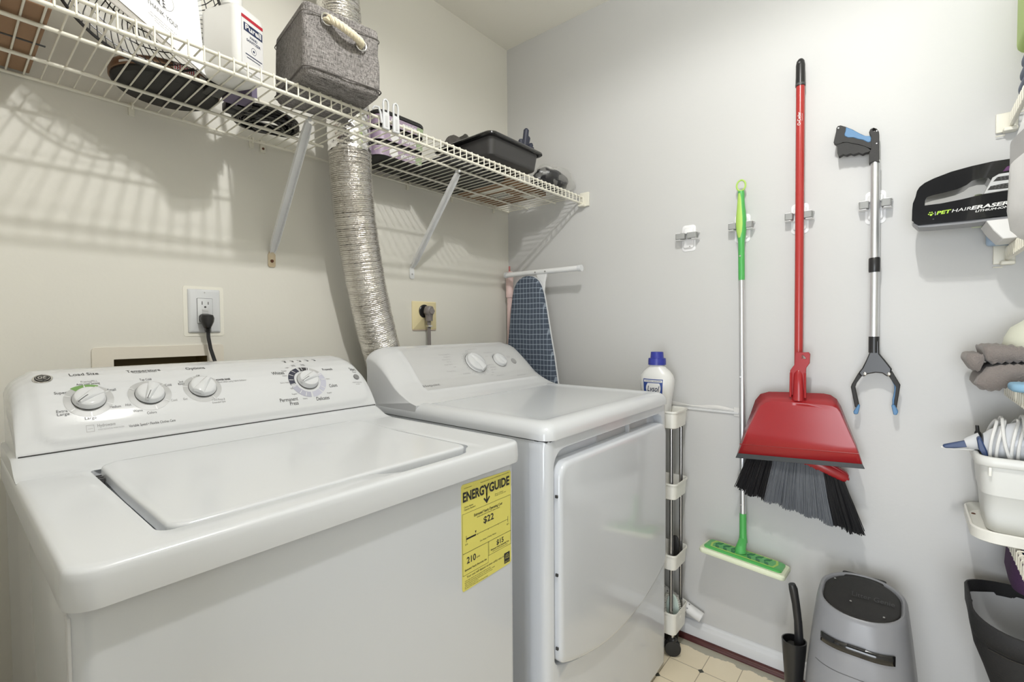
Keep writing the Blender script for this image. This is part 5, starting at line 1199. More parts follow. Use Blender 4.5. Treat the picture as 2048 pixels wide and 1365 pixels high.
# ================================================================ REACHER GRABBER
gr = empty('reacher_grabber', (-.035, -1.386, .88), 'silver reacher grabber with a black and blue pistol grip and open claw', 'grabber')
MB().tube([(-.035, -1.3855, 1.605), (-.035, -1.3870, 1.30), (-.035, -1.3875, 1.095)], .0112, 18).build('pole', ALU, gr)
MB().tube([(-.035, -1.3865, 1.332), (-.035, -1.3867, 1.329), (-.035, -1.3868, 1.294), (-.035, -1.3869, 1.291)], [.0125, .0137, .0137, .0125], 20).build('joint_collar', BLKPL, gr)
MB().prism(P_GRAB_TUBE, YZ(-.035), -.014, .012, [P_GRAB_HOLE]).build('head_housing', BLKMAT, gr, bevel=.004, bseg=3)
MB().prism(P_GRAB_GRIP, YZ(-.035), -.013, .013).build('grip', BLKMAT, gr, bevel=.0035, bseg=3)
MB().prism(P_GRAB_BLUE, YZ(-.035), -.0145, .0145).build('grip_inlay', BLUE, gr, bevel=.0015)
MB().prism(P_GRAB_TRIG, YZ(-.035), -.011, .011).build('trigger', BLKMAT, gr, bevel=.003, bseg=3)
MB().lathe([(.0022, -.0135), (.0022, -.0148)], (-.035, P_GRAB_GRIP[0][0]-.005, 1.7155), 'x', n=10).build('grip_eyelet', PLASTG, gr)
for z in (1.6835, 1.649): MB().lathe([(.0016, -.013), (.0014, -.0150)], (-.035, -1.3885, z), 'x', n=10).build('screw', SCREW, gr)
MB().prism(P_CLAW, YZ(-.035), -.010, .010).build('claw_housing', BLKPL, gr, bevel=.003, bseg=3)
MB().tube([(-.035, -1.3880, 1.108), (-.035, -1.3882, 1.062)], .0128, 18).build('claw_socket', BLKPL, gr)
for nm, P_, T_ in (('left', P_ARM_L, P_TIP_L), ('right', P_ARM_R, P_TIP_R)):
    a_ = MB().prism(P_, YZ(-.035), -.006, .006).build('claw_arm', BLKMAT, gr, bevel=.002)
    MB().prism(T_, YZ(-.035), -.0085, .0085).build('claw_tip', BLUE, a_, bevel=.002)
MB().tube([(-.029, y, z) for y, z in ((-1.4265, .997), (-1.437, .972), (-1.4375, .955), (-1.4335, .93), (-1.4335, .915))], .0028, 6).build('arm_inlay', BLUE, gr)
for y, z in ((-1.3690, 1.0012), (-1.4230, 1.0035)): MB().lathe([(.0048, -.0095), (.0045, -.0118), (.003, -.0128)], (-.035, y, z), 'x', n=16).build('rivet', CHROME, gr)

# ================================================================ SLIM CART
ct = empty('slim_cart', (-.105, -.61, 0), 'slim white rolling cart with four tiers, between the dryer and the wall', 'cart')
CX0, CX1, CY0, CY1 = -.166, -.044, -.868, -.42
def tier(zb, zt):
    m = MB(); L = []
    for i, z in ((.010, zb), (.006, zb+.003), (.003, zt-.008), (.0, zt-.006), (0, zt), (.0025, zt), (.005, zt-.006), (.008, zb+.004)):
        L.append([(p[0], p[1], z) for p in rrect(CX0+i, CX1-i, CY0+i, CY1-i, .018-i*.3)])
    m.loft(L); return m.build('tier', WHTRAY, ct, sharp=40)
TZs = ((.792, .853), (.548, .606), (.304, .360), (.078, .158))
for a, b in TZs: tier(a, b)
for x in (-.150, -.060):
    for y in (-.846, -.440):
        MB().tube([(x, y, .10), (x, y, .83)], .0062, 12).build('post', STEEL, ct)
        MB().tube([(x-.0045, y-.0050, .165), (x-.0045, y-.0050, .79)], .0022, 6).build('post_groove', GAP, ct)
def caster(x, y, a):
    o = MB(); dx, dy = math.cos(a)*.0085, math.sin(a)*.0085
    for s in (-1, 1):
        cx_, cy_ = x+s*dx, y+s*dy; L = []
        for rr_, t_ in ((.018, -.005), (.0265, -.004), (.0275, 0), (.0265, .004), (.018, .005)):
            L.append([(cx_+math.cos(a)*t_-math.sin(a)*rr_*math.cos(q), cy_+math.sin(a)*t_+math.cos(a)*rr_*math.cos(q), .0278+rr_*math.sin(q)) for q in [2*PI*k/24 for k in range(24)]])
        o.loft(L)
    w_ = o.build('caster', CASTER, ct)
    MB().tube([(x, y, .04), (x, y, .080)], .006, 8).build('stem', STEEL, w_)
    MB().rbox((x-.012, y-.014, .045), (x+.012, y+.014, .062), .004, .01).build('hood', BLKPL, w_)
for x, y, a in ((-.138, -.846, .5), (-.066, -.812, .2), (-.138, -.45, .3), (-.066, -.46, 0)): caster(x, y, a)
# bottle on the top tier
bt = empty('cleaner_bottle', (-.105, -.775, .797), 'white bottle with a deep blue cap on top of the slim cart', 'bottle')
LC = (-.108, -.777)
m = MB(); L = []
for z, a, b in ((0, .034, .040), (.004, .037, .045), (.03, .037, .046), (.09, .036, .052), (.135, .036, .0600), (.155, .036, .0610), (.172, .034, .0565), (.186, .030, .046), (.196, .026, .034), (.204, .0235, .0265), (.214, .022, .0235)):
    L.append([(LC[0]+a*math.copysign(abs(math.cos(q))**.8, math.cos(q)), LC[1]+b*math.copysign(abs(math.sin(q))**.9, math.sin(q)), .797+z) for q in [2*PI*k/40 for k in range(40)]])
m.loft(L).build('body', BOTTLEW, bt)
MB().lathe([(.0305, .209), (.0305, .222), (.0295, .232), (.0235, .233), (.0225, .236), (.0215, .2535), (.0205, .2545)], (LC[0], LC[1], .797), n=36).build('cap', CAPBLUE, bt)
def LF(u, v, d): # label side facing -x; u to the photo's right
    zz = v; b = .060 if zz > .12 else .052+(zz-.09)*.26; 
    for (z0_, a0_, b0_), (z1_, a1_, b1_) in zip(((0, .034, .040), (.03, .037, .046), (.09, .036, .052), (.135, .036, .0600), (.155, .036, .0610), (.172, .034, .0565)), ((.03, .037, .046), (.09, .036, .052), (.135, .036, .0600), (.155, .036, .0610), (.172, .034, .0565), (.186, .030, .046))):
        if z0_ <= zz <= z1_: k_ = (zz-z0_)/(z1_-z0_); a = a0_+(a1_-a0_)*k_; b = b0_+(b1_-b0_)*k_; break
    s_ = max(-.99, min(.99, -u/b)); ang = math.asin(math.copysign(abs(s_)**(1/.9), s_)); return (LC[0]-(a)*abs(math.cos(ang))**.8-d-.0003, LC[1]+(b)*math.copysign(abs(math.sin(ang))**.9, math.sin(ang)), .797+zz)
def lgrid(fu0, fu1, v0, v1, off, nm, mt, par):
    m = MB(); m.grid(lambda a, b: LF(fu0(v0+(v1-v0)*b)+(fu1(v0+(v1-v0)*b)-fu0(v0+(v1-v0)*b))*a, v0+(v1-v0)*b, off), 14, 10); return m.build(nm, mt, par)
lb = lgrid(lambda v: -.034+(v-.05)*-.05+.002, lambda v: .034+(v-.05)*.04-.004, .030, .160, .0006, 'label', LABELBLUE, bt)
lgrid(lambda v: -.034, lambda v: .032, .149, .157, .0011, 'label_banner', LABELW, lb)
lgrid(lambda v: -.026+.010*((.128-v)/.022)**2, lambda v: .027-.006*((.128-v)/.022)**2, .104, .146, .0010, 'label_oval', LABELW, lb)
lgrid(lambda v: -.010, lambda v: .020, .0945, .1020, .0011, 'label_red_band', LABELRED, lb)
t = MB(); text_on(t, 'Lysol', .0015, .1255, .044, LF, height=.020, off=.0016, bold=.012, align='C', shear=.25); text_on(t, 'LAUNDRY SANITIZER', -.029, .1530, .058, LF, height=.0030, off=.0016, bold=.02); t.build('lettering', LABELNAVY, lb)
# small things in the cart
r1 = empty('red_brush', (-.10, -.81, .31), 'dark red curved handle standing in the third tier of the slim cart', 'brush')
MB().loft([[(-.12+p[0]*.3, -.800+p[1], z) for p in rrect(-.02+i, .02-i, -.011+i, .011-i, .006)] for i, z in ((.004, .312), (0, .33), (0, .385), (.003, .402), (.008, .408))]).build('handle', MAROON, r1)
r2 = empty('black_brush', (-.09, -.83, .31), 'black rounded brush standing in the third tier of the slim cart, beside the red one', 'brush')
MB().loft([[(-.088+p[0]*.3, -.836+p[1], z) for p in rrect(-.02+i, .02-i, -.014+i, .014-i, .008)] for i, z in ((.004, .312), (0, .33), (0, .375), (.003, .392), (.008, .399))]).build('body', BLKMAT, r2)
r3 = empty('white_comb_brush', (-.1, -.82, .09), 'pale sage vent brush with white bristles in the bottom tier of the slim cart', 'brush')
m = MB(); m.prism([(-.838+.022*math.cos(a), .152+.050*math.sin(a)) for a in [2*PI*k/24 for k in range(24)]], YZ(-.115), -.004, .004); m.build('paddle', PALEBLUE, r3, bevel=.002)
m = MB()
for k in range(15):
    for s in (-1, 1):
        zq = .112+.0058*k; yq = -.838+s*.022*math.sqrt(max(.05, 1-((zq-.152)/.052)**2)); m.tube([(-.115, yq, zq), (-.117, yq+s*.009, zq+.001)], .0011, 4)
m.build('bristles', TAPEW, r3)
r4 = empty('dotted_roll', (-.08, -.85, .09), 'white roll printed with grey dots, wedged between the slim cart and the right wall', 'roll')
ra, rb_ = Vector((-.0225, -.740, .162)), Vector((-.0225, -.908, .0985)); rd = (rb_-ra).normalized(); ru = rd.cross(Vector((0, 0, 1))).normalized(); rv = rd.cross(ru)
def RLp(s, a, r): return tuple(ra+rd*s+ru*r*math.cos(a)+rv*r*math.sin(a))
Lr = (rb_-ra).length
m = MB(); m.loft([[RLp(s, 2*PI*k/28, r) for k in range(28)] for s, r in ((0, .0185), (Lr, .0185), (Lr, .0165), (Lr-.02, .015), (Lr-.02, .001))], True, True); m.build('paper_tube', LABELW, r4)
MB().loft([[RLp(s, 2*PI*k/20, r) for k in range(20)] for s, r in ((Lr-.02, .011), (Lr-.004, .011), (Lr-.004, .004))]).build('core', mat('pink_mauve', srgb(176, 140, 146), .6), r4)
m = MB()
for i in range(8):
    for j in range(7):
        a = 2*PI*(j+.5*(i % 2))/7; s = .012+.0165*i; m.add([RLp(s+.0028*math.cos(q), a+.0028*math.sin(q)/.0187, .0190) for q in [2*PI*k/8 for k in range(8)]], [tuple(range(8))])
m.build('grey_dots', GREYP, r4)

# ================================================================ LITTER DISPOSAL BIN
lbn = empty('pet_waste_bin', (-.19, -1.375, 0), 'grey tapered pet waste bin with a black lid and black pull handle', 'bin')
def binloop(i, z, top=0):
    f = (z)/.42
    x0, x1 = -.335+.035*f+i, -.030-.045*f-i; y0, y1 = -1.505+.035*f+i, -1.250-.030*f-i
    return [(p[0], p[1], z+(.022*(p[0]-x0)/(x1-x0) if top else 0)) for p in rrect(x0, x1, y0, y1, .085, 10, 1)]
m = MB(); m.loft([binloop(.004, 0), binloop(0, .006), binloop(-.004, .12), binloop(-.006, .22), binloop(-.004, .32), binloop(0, .395, 1), binloop(.002, .404, 1), binloop(.006, .4085, 1), binloop(.010, .407, 1), binloop(.013, .400, 1)]); m.build('body', GRYPL, lbn, sharp=50)
m = MB(); m.loft([binloop(.0135, .397, 1), binloop(.0135, .402, 1), binloop(.018, .4055, 1), binloop(.030, .4045, 1)]); lid = m.build('lid', BLKMAT, lbn, sharp=50)
MB().loft([[(p[0], p[1], .4215+zz+(p[0]+.085)*.09) for p in rrect(-.098+i, -.072-i, -1.425+i, -1.325-i, .006)] for i, zz in ((0, -.006), (0, .004), (.003, .006))]).build('hinge', BLKMAT, lid)
t = MB(); BF = lambda u, v, d: (-.300+v+.22*0, -1.30-u, .4045+.0225*(v)/.225+d+.0008+.0012)
text_on(t, 'Litter Genie', .055, .115, .090, lambda u, v, d: BF(u, v-.0, d), height=.022, off=.0003); t.build('raised_lettering', mat('dark_emboss', srgb(60, 60, 60), .35), lid)
for u, v in ((.055, .075), (.125, .045), (.012, .165)): MB().lathe([(.003, .0015), (.002, .003)], BF(u, v, 0), n=8).build('screw', SCREW, lid)
def band(z0, z1, y0, y1, off, n=24):
    """strip wrapping the front (-x) face of the bin"""
    def f(a, b):
        z = z0+(z1-z0)*b; L_ = binloop(-off-.005, z); y = y0+(y1-y0)*a
        best = None
        for p, q in zip(L_, L_[1:]+L_[:1]):
            if (p[1]-y)*(q[1]-y) <= 0 and abs(p[1]-q[1]) > 1e-9:
                t_ = (y-p[1])/(q[1]-p[1]); x = p[0]+(q[0]-p[0])*t_
                if best is None or x < best: best = x
        return (best if best is not None else -.3, y, z)
    return MB().grid(f, n, 2)
band(.3235, .346, -1.298, -1.448, .0012).build('pull_handle', BLKGL, lbn, solid=.004, sharp=50)
m = band(.3435, .3475, -1.355, -1.392, .004, 6); m.build('handle_catch', BLKMAT, lbn, solid=.003)
band(.268, .2695, -1.285, -1.46, .0004).build('panel_seam', DKGREY, lbn)
m = MB(); m.tube([(-.3345+.000*0, -1.392+.0085*math.cos(a), .262+.008*math.sin(a)) for a in [2*PI*k/20 for k in range(20)]], .0011, 5, closed=True); m.build('emblem', DKGREY, lbn)
# scoop in its holder
sh_ = empty('litter_scoop', (-.20, -1.225, 0), 'black litter scoop standing in its black holder on the left side of the grey bin', 'scoop')
m = MB(); L = []
for z, w_, d_ in ((.0, .015, .022), (.02, .018, .026), (.15, .024, .034), (.225, .030, .044), (.246, .031, .0455)):
    L.append([(-.205+d_*math.cos(q), -1.2235+w_*math.sin(q), z+.018*math.cos(q)*(-.5)*(z > .2)) for q in [2*PI*k/32 for k in range(32)]])
inner = [[(-.205+(d_-.003)*math.cos(q), -1.2235+(w_-.003)*math.sin(q), z+.018*math.cos(q)*(-.5)*(z > .2)) for q in [2*PI*k/32 for k in range(32)]] for z, w_, d_ in ((.246, .031, .0455), (.225, .030, .044), (.17, .026, .036))]
m.loft(L+inner).build('holder', BLKPL, sh_, sharp=60)
m = MB(); m.tube([(-.200, -1.2350, .205), (-.200, -1.2345, .25), (-.200, -1.2320, .30), (-.202, -1.2265, .35), (-.204, -1.2200, .392), (-.205, -1.2165, .405)], [.013, .0115, .0105, .0105, .0115, .009], 14); m.build('scoop_handle', BLKPL, sh_)
MB().rbox((-.226, -1.243, .182), (-.180, -1.204, .228), .004, .012).build('scoop_shoulder', BLKMAT, sh_)

# ================================================================ SHELVES ON THE FACING WALL (right edge of the photo)
wire_shelf('wire_shelf', -1.0, -.004, YF+.004, -1.652, 1.668, 'upper white wire shelf on the wall opposite the washer, at the top right', pitch=.0262)
wire_shelf('wire_shelf', -1.0, -.004, YF+.004, -1.650, 1.336, 'white wire shelf opposite the washer that carries the hand vacuum', pitch=.0262)
wire_shelf('wire_shelf', -1.0, -.030, YF+.004, -1.652, .995, 'white wire shelf opposite the washer with the grey towel on it', pitch=.0262)
wire_shelf('wire_shelf', -1.0, -.004, YF+.004, -1.652, .645, 'lowest white wire shelf opposite the washer, under the white tray', pitch=.0262)
def endcap(z, lab):
    o = empty('shelf_end_bracket', (-.008, -1.655, z-.045), lab, 'bracket')
    MB().rbox((-.0085, -1.668, z-.042), (-.0005, -1.628, z+.006), .002).build('plate', WIRE, o)
    m = MB(); m.rbox((-.030, -1.666, z-.046), (-.006, -1.640, z-.036), .003); m.build('cradle', WIRE, o)
    MB().tube([(-.008, -1.628, z-.050), (-.008, -1.645, z-.050)], .0016, 6).build('pin', WIRE, o)
endcap(1.668, 'white end bracket of the upper shelf at the top right corner')
endcap(1.336, 'white end bracket of the shelf below the hand vacuum')
# hand vacuum on its carton
cr = empty('white_carton', (-.12, -1.70, 1.338), 'white carton with a dark label showing 12.0, under the hand vacuum', 'carton')
m = MB(); m.prism([(-1.600, 1.3835), (-1.612, 1.360), (-1.628, 1.3375), (-1.80, 1.3375), (-1.80, 1.3835)], YZ(-.12), -.045, .07); m.build('carton_body', LABELW, cr, bevel=.002)
CFc = lambda u, v, d: (-.165-d, -1.640-u, 1.345+v)
m = MB(); rect_on(m, CFc, .012, .012, .060, .0375, off=.0006); lb = m.build('label', mat('dark_brown_label', srgb(96, 60, 54), .5), cr)
m = MB(); text_on(m, '12.0', .0145, .029, .022, CFc, height=.0085, off=.001, bold=.03); m.build('figures', LABELW, lb)
m = MB(); text_on(m, '17.6', .0145, .0175, .022, CFc, height=.0075, off=.001, bold=.02); m.build('figures', mat('salmon_print', srgb(190, 110, 96), .5), lb)
va = empty('hand_vacuum', (-.15, -1.60, 1.385), 'black and silver cordless hand vacuum with green and white lettering', 'vacuum')
VX = -.150
MB().prism(P_VAC, YZ(VX), 0, .072, [P_VAC_HOLE[::-1]]).build('body', BLKGL, va, bevel=.007, bseg=4)
MB().prism(P_VAC_GRILLE, YZ(VX), -.0035, .0745).build('grille_frame', mat('silver_paint', srgb(196, 197, 198), .3, .4), va, bevel=.0015)
m = MB(); m.prism(P_VAC_SLOT1, YZ(VX), -.0040, -.0030); m.build('vent_slot', BLKMAT, va)
m = MB(); m.prism(P_VAC_SLOT2, YZ(VX), -.0040, -.0030); m.build('vent_slot', BLKMAT, va)
m = MB()
for r_, (ya, yb, zc) in enumerate(((-1.618, -1.672, 1.4815), (-1.622, -1.672, 1.4775), (-1.610, -1.672, 1.4640), (-1.612, -1.672, 1.4590))):
    y = ya-.003*(r_ % 2)
    while y > yb: m.add([(VX-.0046, y+.0018*math.cos(q), zc+.0014*math.sin(q)) for q in [2*PI*k/6 for k in range(6)]], [tuple(range(6))]); y -= .0062
m.build('vent_holes', DKGREY, va)
MB().prism(P_VAC_PURPLE, YZ(VX), -.0012, .0735).build('purple_window', PURPLE, va, bevel=.0012)
MB().prism(P_VAC_STRIP, YZ(VX), .004, .068).build('underside', GRYPL, va, bevel=.003)
MB().tube([(VX+.02, -1.5170, 1.5075), (VX+.02, -1.540, 1.5150), (VX+.02, -1.570, 1.520)], .0035, 6).build('top_trim', PLASTG, va)
o_ = (-1.5025, 1.4195); ua = math.atan2(.0055, .1381)
VF = lambda u, v, d: (VX-d, -1.5025-u, 1.4165+v+.0375*u)
t = MB(); text_on(t, 'HAIR', .0385, 0, .0345, VF, height=.0078, off=.0006, shear=.2); text_on(t, 'ERASER', .0725, 0, .0640, VF, height=.0082, off=.0006, bold=.035, shear=.2); text_on(t, 'LITHIUM-ION', .0800, -.0090, .0560, VF, height=.0050, off=.0006, bold=.02, shear=.2)
rect_on(t, VF, .0080, -.0045, .0089, .0045, off=.0006); t.build('white_lettering', LABELW, va)
t = MB(); text_on(t, 'PET', .0105, 0, .0275, VF, height=.0082, off=.0006, bold=.035, shear=.2)
for u, v, r_ in ((.0005, -.0018, .0026), (-.0040, .0002, .0014), (-.0018, .0042, .0014), (.0022, .0042, .0014), (.0042, .0005, .0013)): sector(t, VF, u, v, 0, r_, 0, 360, off=.0006, n=12)
t.build('green_lettering', mat('lime_print', srgb(168, 206, 60), .5), va)
MB().lathe([(.0018, -.0003), (.0016, -.0008)], (VX, -1.5075, 1.4035), 'x', n=10).build('screw_hole', GAP, va)
bb = empty('blue_pack', (-.04, -1.66, 1.338), 'clear blue-topped pack behind the hand vacuum', 'pack')
MB().rbox((-.046, -1.74, 1.3385), (-.014, -1.612, 1.515), .008, .012).build('pack_body', mat('pale_blue_film', srgb(168, 190, 214), .2, alpha=.8), bb)
gb = empty('green_pack', (-.04, -1.58, 1.39), 'small pale green bottle neck seen through the vacuum handle', 'bottle')
MB().loft([[(-.055+.011*math.cos(q)*s, -1.595+.0115*math.sin(q)*s, z) for q in [2*PI*k/20 for k in range(20)]] for z, s in ((1.386, 1), (1.45, 1), (1.462, .8), (1.468, .6))]).build('neck', mat('pale_green_translucent', srgb(204, 214, 180), .3), gb)
# white plastic bag hung in front of the upper shelf
wbg = empty('white_plastic_bag', (-.62, -1.62, 1.27), 'white plastic bag with a grey band hanging in front of the hand vacuum', 'bag')
m = MB(); L = []
for z, w_, d_ in ((1.288, .118, .020), (1.298, .126, .028), (1.33, .130, .032), (1.40, .132, .030), (1.448, .128, .024), (1.475, .098, .018), (1.51, .050, .012), (1.56, .022, .008), (1.652, .012, .006)):
    L.append([(-.630+w_*math.cos(q), -1.619+d_*math.sin(q)*(1+.12*math.sin(5*q)) - .000, z+.004*math.sin(3*q)) for q in [2*PI*k/40 for k in range(40)]])
m.loft(L).build('bag_film', mat('white_bag_film', srgb(226, 226, 226), .35, bump=.6, bscale=30), wbg, sharp=60)
m = MB(); L = []
for z in (1.398, 1.438): L.append([(-.630+.1328*math.cos(q), -1.619+.0292*1.02*math.sin(q)*(1+.12*math.sin(5*q)), z+.004*math.sin(3*q)) for q in [2*PI*k/40 for k in range(40)]])
m.loft(L, False, False).build('grey_band', mat('grey_film_print', srgb(168, 168, 168), .35), wbg, sharp=60)
# folded things above on the upper shelf
lg = empty('green_bag', (-.2, -1.75, 1.67), 'lime green bag standing on slate blue cloth, upper shelf at the right edge', 'bag')
MB().rbox((-.34, -2.00, 1.765), (-.10, -1.6480, 2.02), .02, .03).build('bag_body', LIMEPL, lg)
sb = empty('slate_cloth', (-.2, -1.75, 1.67), 'folded slate blue cloth under the lime green bag on the upper shelf', 'cloth')
for k in range(3): MB().rbox((-.34, -2.00, 1.670+.031*k), (-.10, -1.6530-.002*k, 1.7005+.031*k), .013, .02).build('fold', SLATE, sb)
# towel
tw = empty('grey_towel', (-.16, -1.68, .99), 'folded grey ribbed towel drooping over the shelf edge at the right', 'towel')
def towel_layer(P, x0, x1, seed):
    m = MB(); n = 34; L = []; cy_ = sum(p[0] for p in P)/len(P); cz_ = sum(p[1] for p in P)/len(P)
    # densify outline
    D = []
    for i in range(len(P)):
        a, b = Vector(P[i]), Vector(P[(i+1) % len(P)]); k = max(1, int((b-a).length/.006))
        for j in range(k): D.append(a+(b-a)*j/k)
    # relax twice
    for _ in range(3): D = [(D[i-1]+D[i]*2+D[(i+1) % len(D)])/4 for i in range(len(D))]
    for i in range(n+1):
        t_ = i/n; x = x0+(x1-x0)*t_; e = math.sqrt(max(0, 1-(2*abs(t_-.5))**8)); s_ = .86+.14*e
        L.append([(x, cy_+(p.x-cy_)*s_, cz_+(p.y-cz_)*s_*(1+.05*math.sin(9*t_+seed))+.0026*math.sin(p.x*480+seed)) for p in D])
    return m.loft(L)
towel_layer(P_TOWEL1, -.205, -.045, 0).build('upper_fold', TOWEL, tw, sharp=80)
towel_layer([(-1.5650, 1.0710), (-1.5740, 1.0735), (-1.5950, 1.0745), (-1.6006, 1.0700), (-1.6020, 1.0500), (-1.5961, 1.0400), (-1.5900, 1.0340), (-1.5911, 1.0250), (-1.5790, 1.0330), (-1.5690, 1.0450)], -.200, -.05, 2).build('left_fold', TOWEL, tw, sharp=80)
towel_layer(P_TOWEL3, -.210, -.045, 4).build('lower_fold', TOWEL, tw, sharp=80)
lc_ = empty('blue_cloth', (-.24, -1.70, .995), 'edge of a pale blue cloth beside the grey towel', 'cloth')
MB().rbox((-.300, -1.80, .9965), (-.222, -1.632, 1.0140), .007, .02).build('cloth_fold', LBLUE, lc_)
bo = empty('cream_bowl', (-.12, -1.74, 1.09), 'cream rounded plastic bowl resting upside down on the grey towel', 'bowl')
MB().lathe([(.105, .0), (.107, .004), (.104, .022), (.094, .045), (.070, .064), (.04, .072), (.01, .074)], (-.125, -1.742, 1.0875), n=48).build('bowl_shell', CREAMPL, bo)
# white tray, bin, steam cleaner
ty = empty('white_tray', (-.13, -1.77, .647), 'off-white moulded tray with a rusty screw, under the white tub at the right', 'tray')
m = MB(); L = []
for i, z in ((.004, .6475), (0, .650), (0, .672), (.003, .675), (.006, .672), (.010, .6560)): L.append([(p[0], p[1], z) for p in rrect(-.245+i, -.004-i, -1.98+i, -1.580-i, .045-i*.3, 8)])
m.loft(L).build('tray_body', WHTRAY, ty)
MB().lathe([(.0042, 0), (.0040, .0015), (.002, .0022)], (-.060, -1.597, .6562), n=12).build('rusty_screw', RUSTD, ty)
tb_ = empty('white_tub', (-.12, -1.77, .657), 'white rectangular plastic tub standing on the off-white tray', 'tub')
m = MB(); L = []
for i, z in ((.022, .6565), (.018, .660), (.014, .70), (.010, .745), (.0095, .7455), (.008, .7457), (.004, .80), (.003, .812), (-.003, .813), (-.005, .816), (-.005, .832), (-.002, .8355), (.003, .8355), (.006, .832), (.010, .80), (.022, .665)):
    L.append([(p[0], p[1], z) for p in rrect(-.205+i, -.018-i, -1.97+i, -1.592-i, .030-i*.3, 8)])
m.loft(L).build('tub_body', mat('translucent_white_plastic', srgb(222, 223, 220), .35, bump=.1, bscale=20), tb_, sharp=50)
MB().rbox((-.2068, -1.614, .792), (-.2030, -1.609, .812), .0006).build('rim_rib', WHTRAY, tb_)
st_ = empty('steam_cleaner', (-.14, -1.66, .80), 'white and navy hand steamer wrapped in its white cord, lying in the white tub', 'steamer')
def spindle(P, r, nm, mt, par=st_, n=20): MB().tube(P, r, n).build(nm, mt, par)
MB().prism(P_IRON_TIP, YZ(-.140), -.006, .006).build('nozzle', NAVYPL, st_, bevel=.003, bseg=3)
MB().tube([(-.140, -1.530, .8335), (-.140, -1.553, .8322), (-.140, -1.572, .8350), (-.140, -1.59, .836)], .0022, 6).build('nozzle_wire', CORDW, st_)
spindle([(-.140, -1.574, .8495), (-.140, -1.582, .8520), (-.140, -1.596, .8560), (-.140, -1.602, .8580)], [.011, .015, .020, .0215], 'neck', PLAST)
MB().prism(P_IRON_BAND, YZ(-.140), -.032, .032).build('navy_band', NAVYPL, st_, bevel=.006, bseg=3)
m = MB(); L = []
for y, c_, r_ in ((-1.604, .8480, .030), (-1.615, .8530, .036), (-1.64, .8620, .043), (-1.68, .8700, .048), (-1.74, .8780, .050), (-1.80, .880, .046), (-1.84, .88, .030)):
    L.append([(-.140+r_*.8*math.cos(q), y, c_+r_*math.sin(q)) for q in [2*PI*k/28 for k in range(28)]])
m.loft(L).build('body', PLAST, st_)
m = MB(); text_on(m, 'steam', 0, 0, .016, lambda u, v, d: (-.1745-d, -1.622-u*.3, .840-u), height=.004, off=.0015); m.build('lettering', GREYP, st_)
rn = random.Random(4)
for k in range(9):
    y0 = -1.618-.0115*k; tl = rn.uniform(-.010, .012); rx = .041+rn.uniform(0, .008); rz = .047+rn.uniform(.0, .012)+.0007*k
    MB().tube([(-.140+rx*math.cos(q), y0+tl*math.sin(q)+.004*math.cos(2*q), .861+.0012*k*1.0+rz*math.sin(q)) for q in [2*PI*i/32 for i in range(32)]], .0032, 8, closed=True).build('cord_loop', CORDW, st_)
nz_ = empty('black_nozzle', (-.06, -1.60, .815), 'small black nozzle standing up in the white tub behind the steamer', 'nozzle')
MB().loft([[(-.060+r_*math.cos(q), y+r_*math.sin(q), z) for q in [2*PI*k/16 for k in range(16)]] for z, r_, y in ((.80, .009, -1.607), (.852, .0085, -1.604), (.866, .0065, -1.602), (.870, .004, -1.6015), (.884, .0035, -1.6005))]).build('tip', BLKPL, nz_)
ym = empty('yellow_pack', (-.10, -1.61, .80), 'thin pale yellow pack tucked in the front corner of the white tub', 'pack')
MB().box((-.120, -1.640, .74), (-.100, -1.6045, .835)).build('pack_body', mat('pale_yellow_card', srgb(214, 206, 130), .5), ym, bevel=.002)
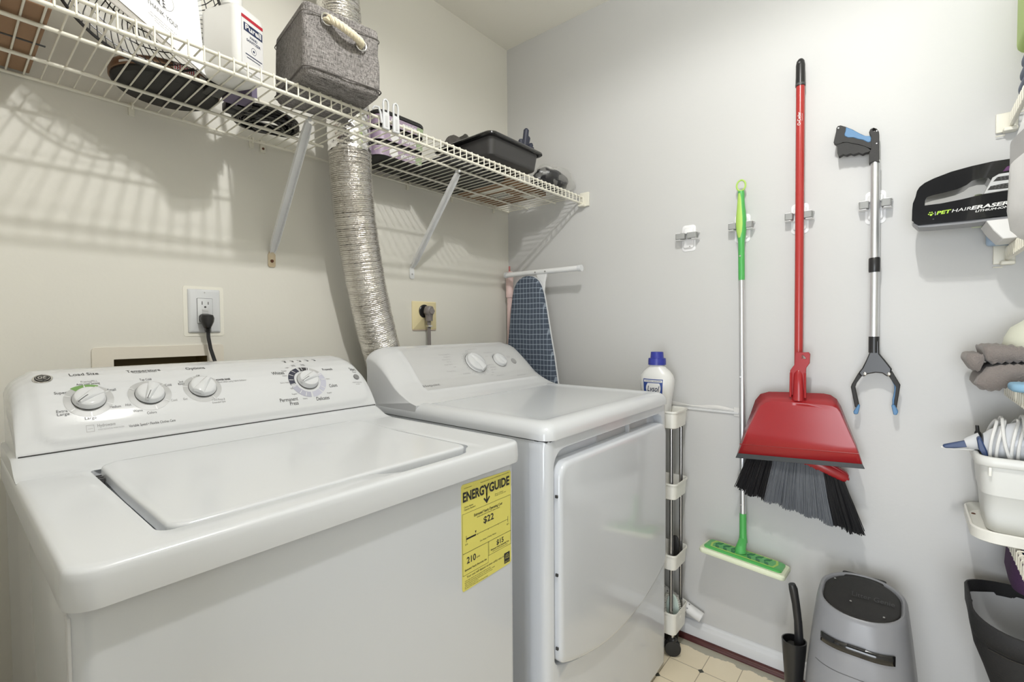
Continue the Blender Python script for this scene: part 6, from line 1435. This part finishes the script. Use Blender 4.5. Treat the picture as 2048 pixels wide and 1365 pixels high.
# purple fabric bag below
pp = empty('purple_fabric_bag', (-.12, -1.80, .512), 'plum fabric bag with blue plastic inside, hanging just under the lowest shelf', 'bag')
m = MB(); L = []
for z, i in ((.512, .02), (.518, .004), (.55, -.002), (.585, 0), (.604, .002), (.606, .006), (.58, .008), (.53, .012)): L.append([(p[0], p[1], z+.006*math.cos((p[1]+1.7)*22)*(z > .57)) for p in rrect(-.185+i, -.020-i, -2.02+i, -1.655-i, .05, 8, 6)])
m.loft(L).build('bag_body', PURPFAB, pp)
crumple((-.105, -1.745, .578), (.050, .075, .034), 21, .16, 36, 20).build('blue_plastic', BLUEPL, pp, sharp=30)
# hamper
hm = empty('black_hamper', (-.20, -1.79, 0), 'tapered black fabric hamper with pale grey lining and white laundry, at the bottom right', 'hamper')
def hl(i, z, t_): # t_ taper 0 bottom .. 1 top
    x0, x1 = -.300-.050*t_, -.085+.022*t_; y0, y1 = -1.945-.030*t_, -1.690+.112*t_
    return [(p[0], p[1], z+(.010*math.cos((p[0]+.2)*16))*(t_ > .98)) for p in rrect(x0+i, x1-i, y0+i, y1-i, .085, 10, 6)]
m = MB(); m.loft([hl(0, 0, 0), hl(0, .004, 0), hl(-.002, .12, .16), hl(-.002, .25, .42), hl(0, .38, .80), hl(0, .425, .94), hl(0, .455, .97)], cap1=False); m.build('fabric_body', HAMPER, hm, sharp=60)
m = MB(); m.loft([hl(.0, .45, .965), hl(-.002, .46, .985), hl(-.002, .498, 1), hl(.0, .502, 1), hl(.003, .502, 1), hl(.005, .496, 1), hl(.005, .47, .99)], False, False); m.build('rim_band', HAMPER, hm, sharp=60)
m = MB(); m.loft([hl(.0055, .476, .995), hl(.008, .42, .93), hl(.010, .33, .68), hl(.012, .30, .60)], False, False)
m.displace(lambda x, y, z: (x+.003*math.sin(y*60+z*40), y+.004*math.sin(x*70+z*50), z)); m.build('lining', LINER, hm, sharp=60)
MB().tube([(-.352, -1.70, .462), (-.356, -1.665, .450), (-.353, -1.63, .452), (-.346, -1.60, .458)], .0016, 6).build('zip', BLKGL, hm)
wl = empty('white_laundry', (-.2, -1.78, .33), 'crumpled white laundry lying inside the black hamper', 'laundry')
crumple((-.205, -1.775, .375), (.105, .140, .060), 31, .12, 40, 22).build('cloth', WHCLOTH, wl, sharp=60)
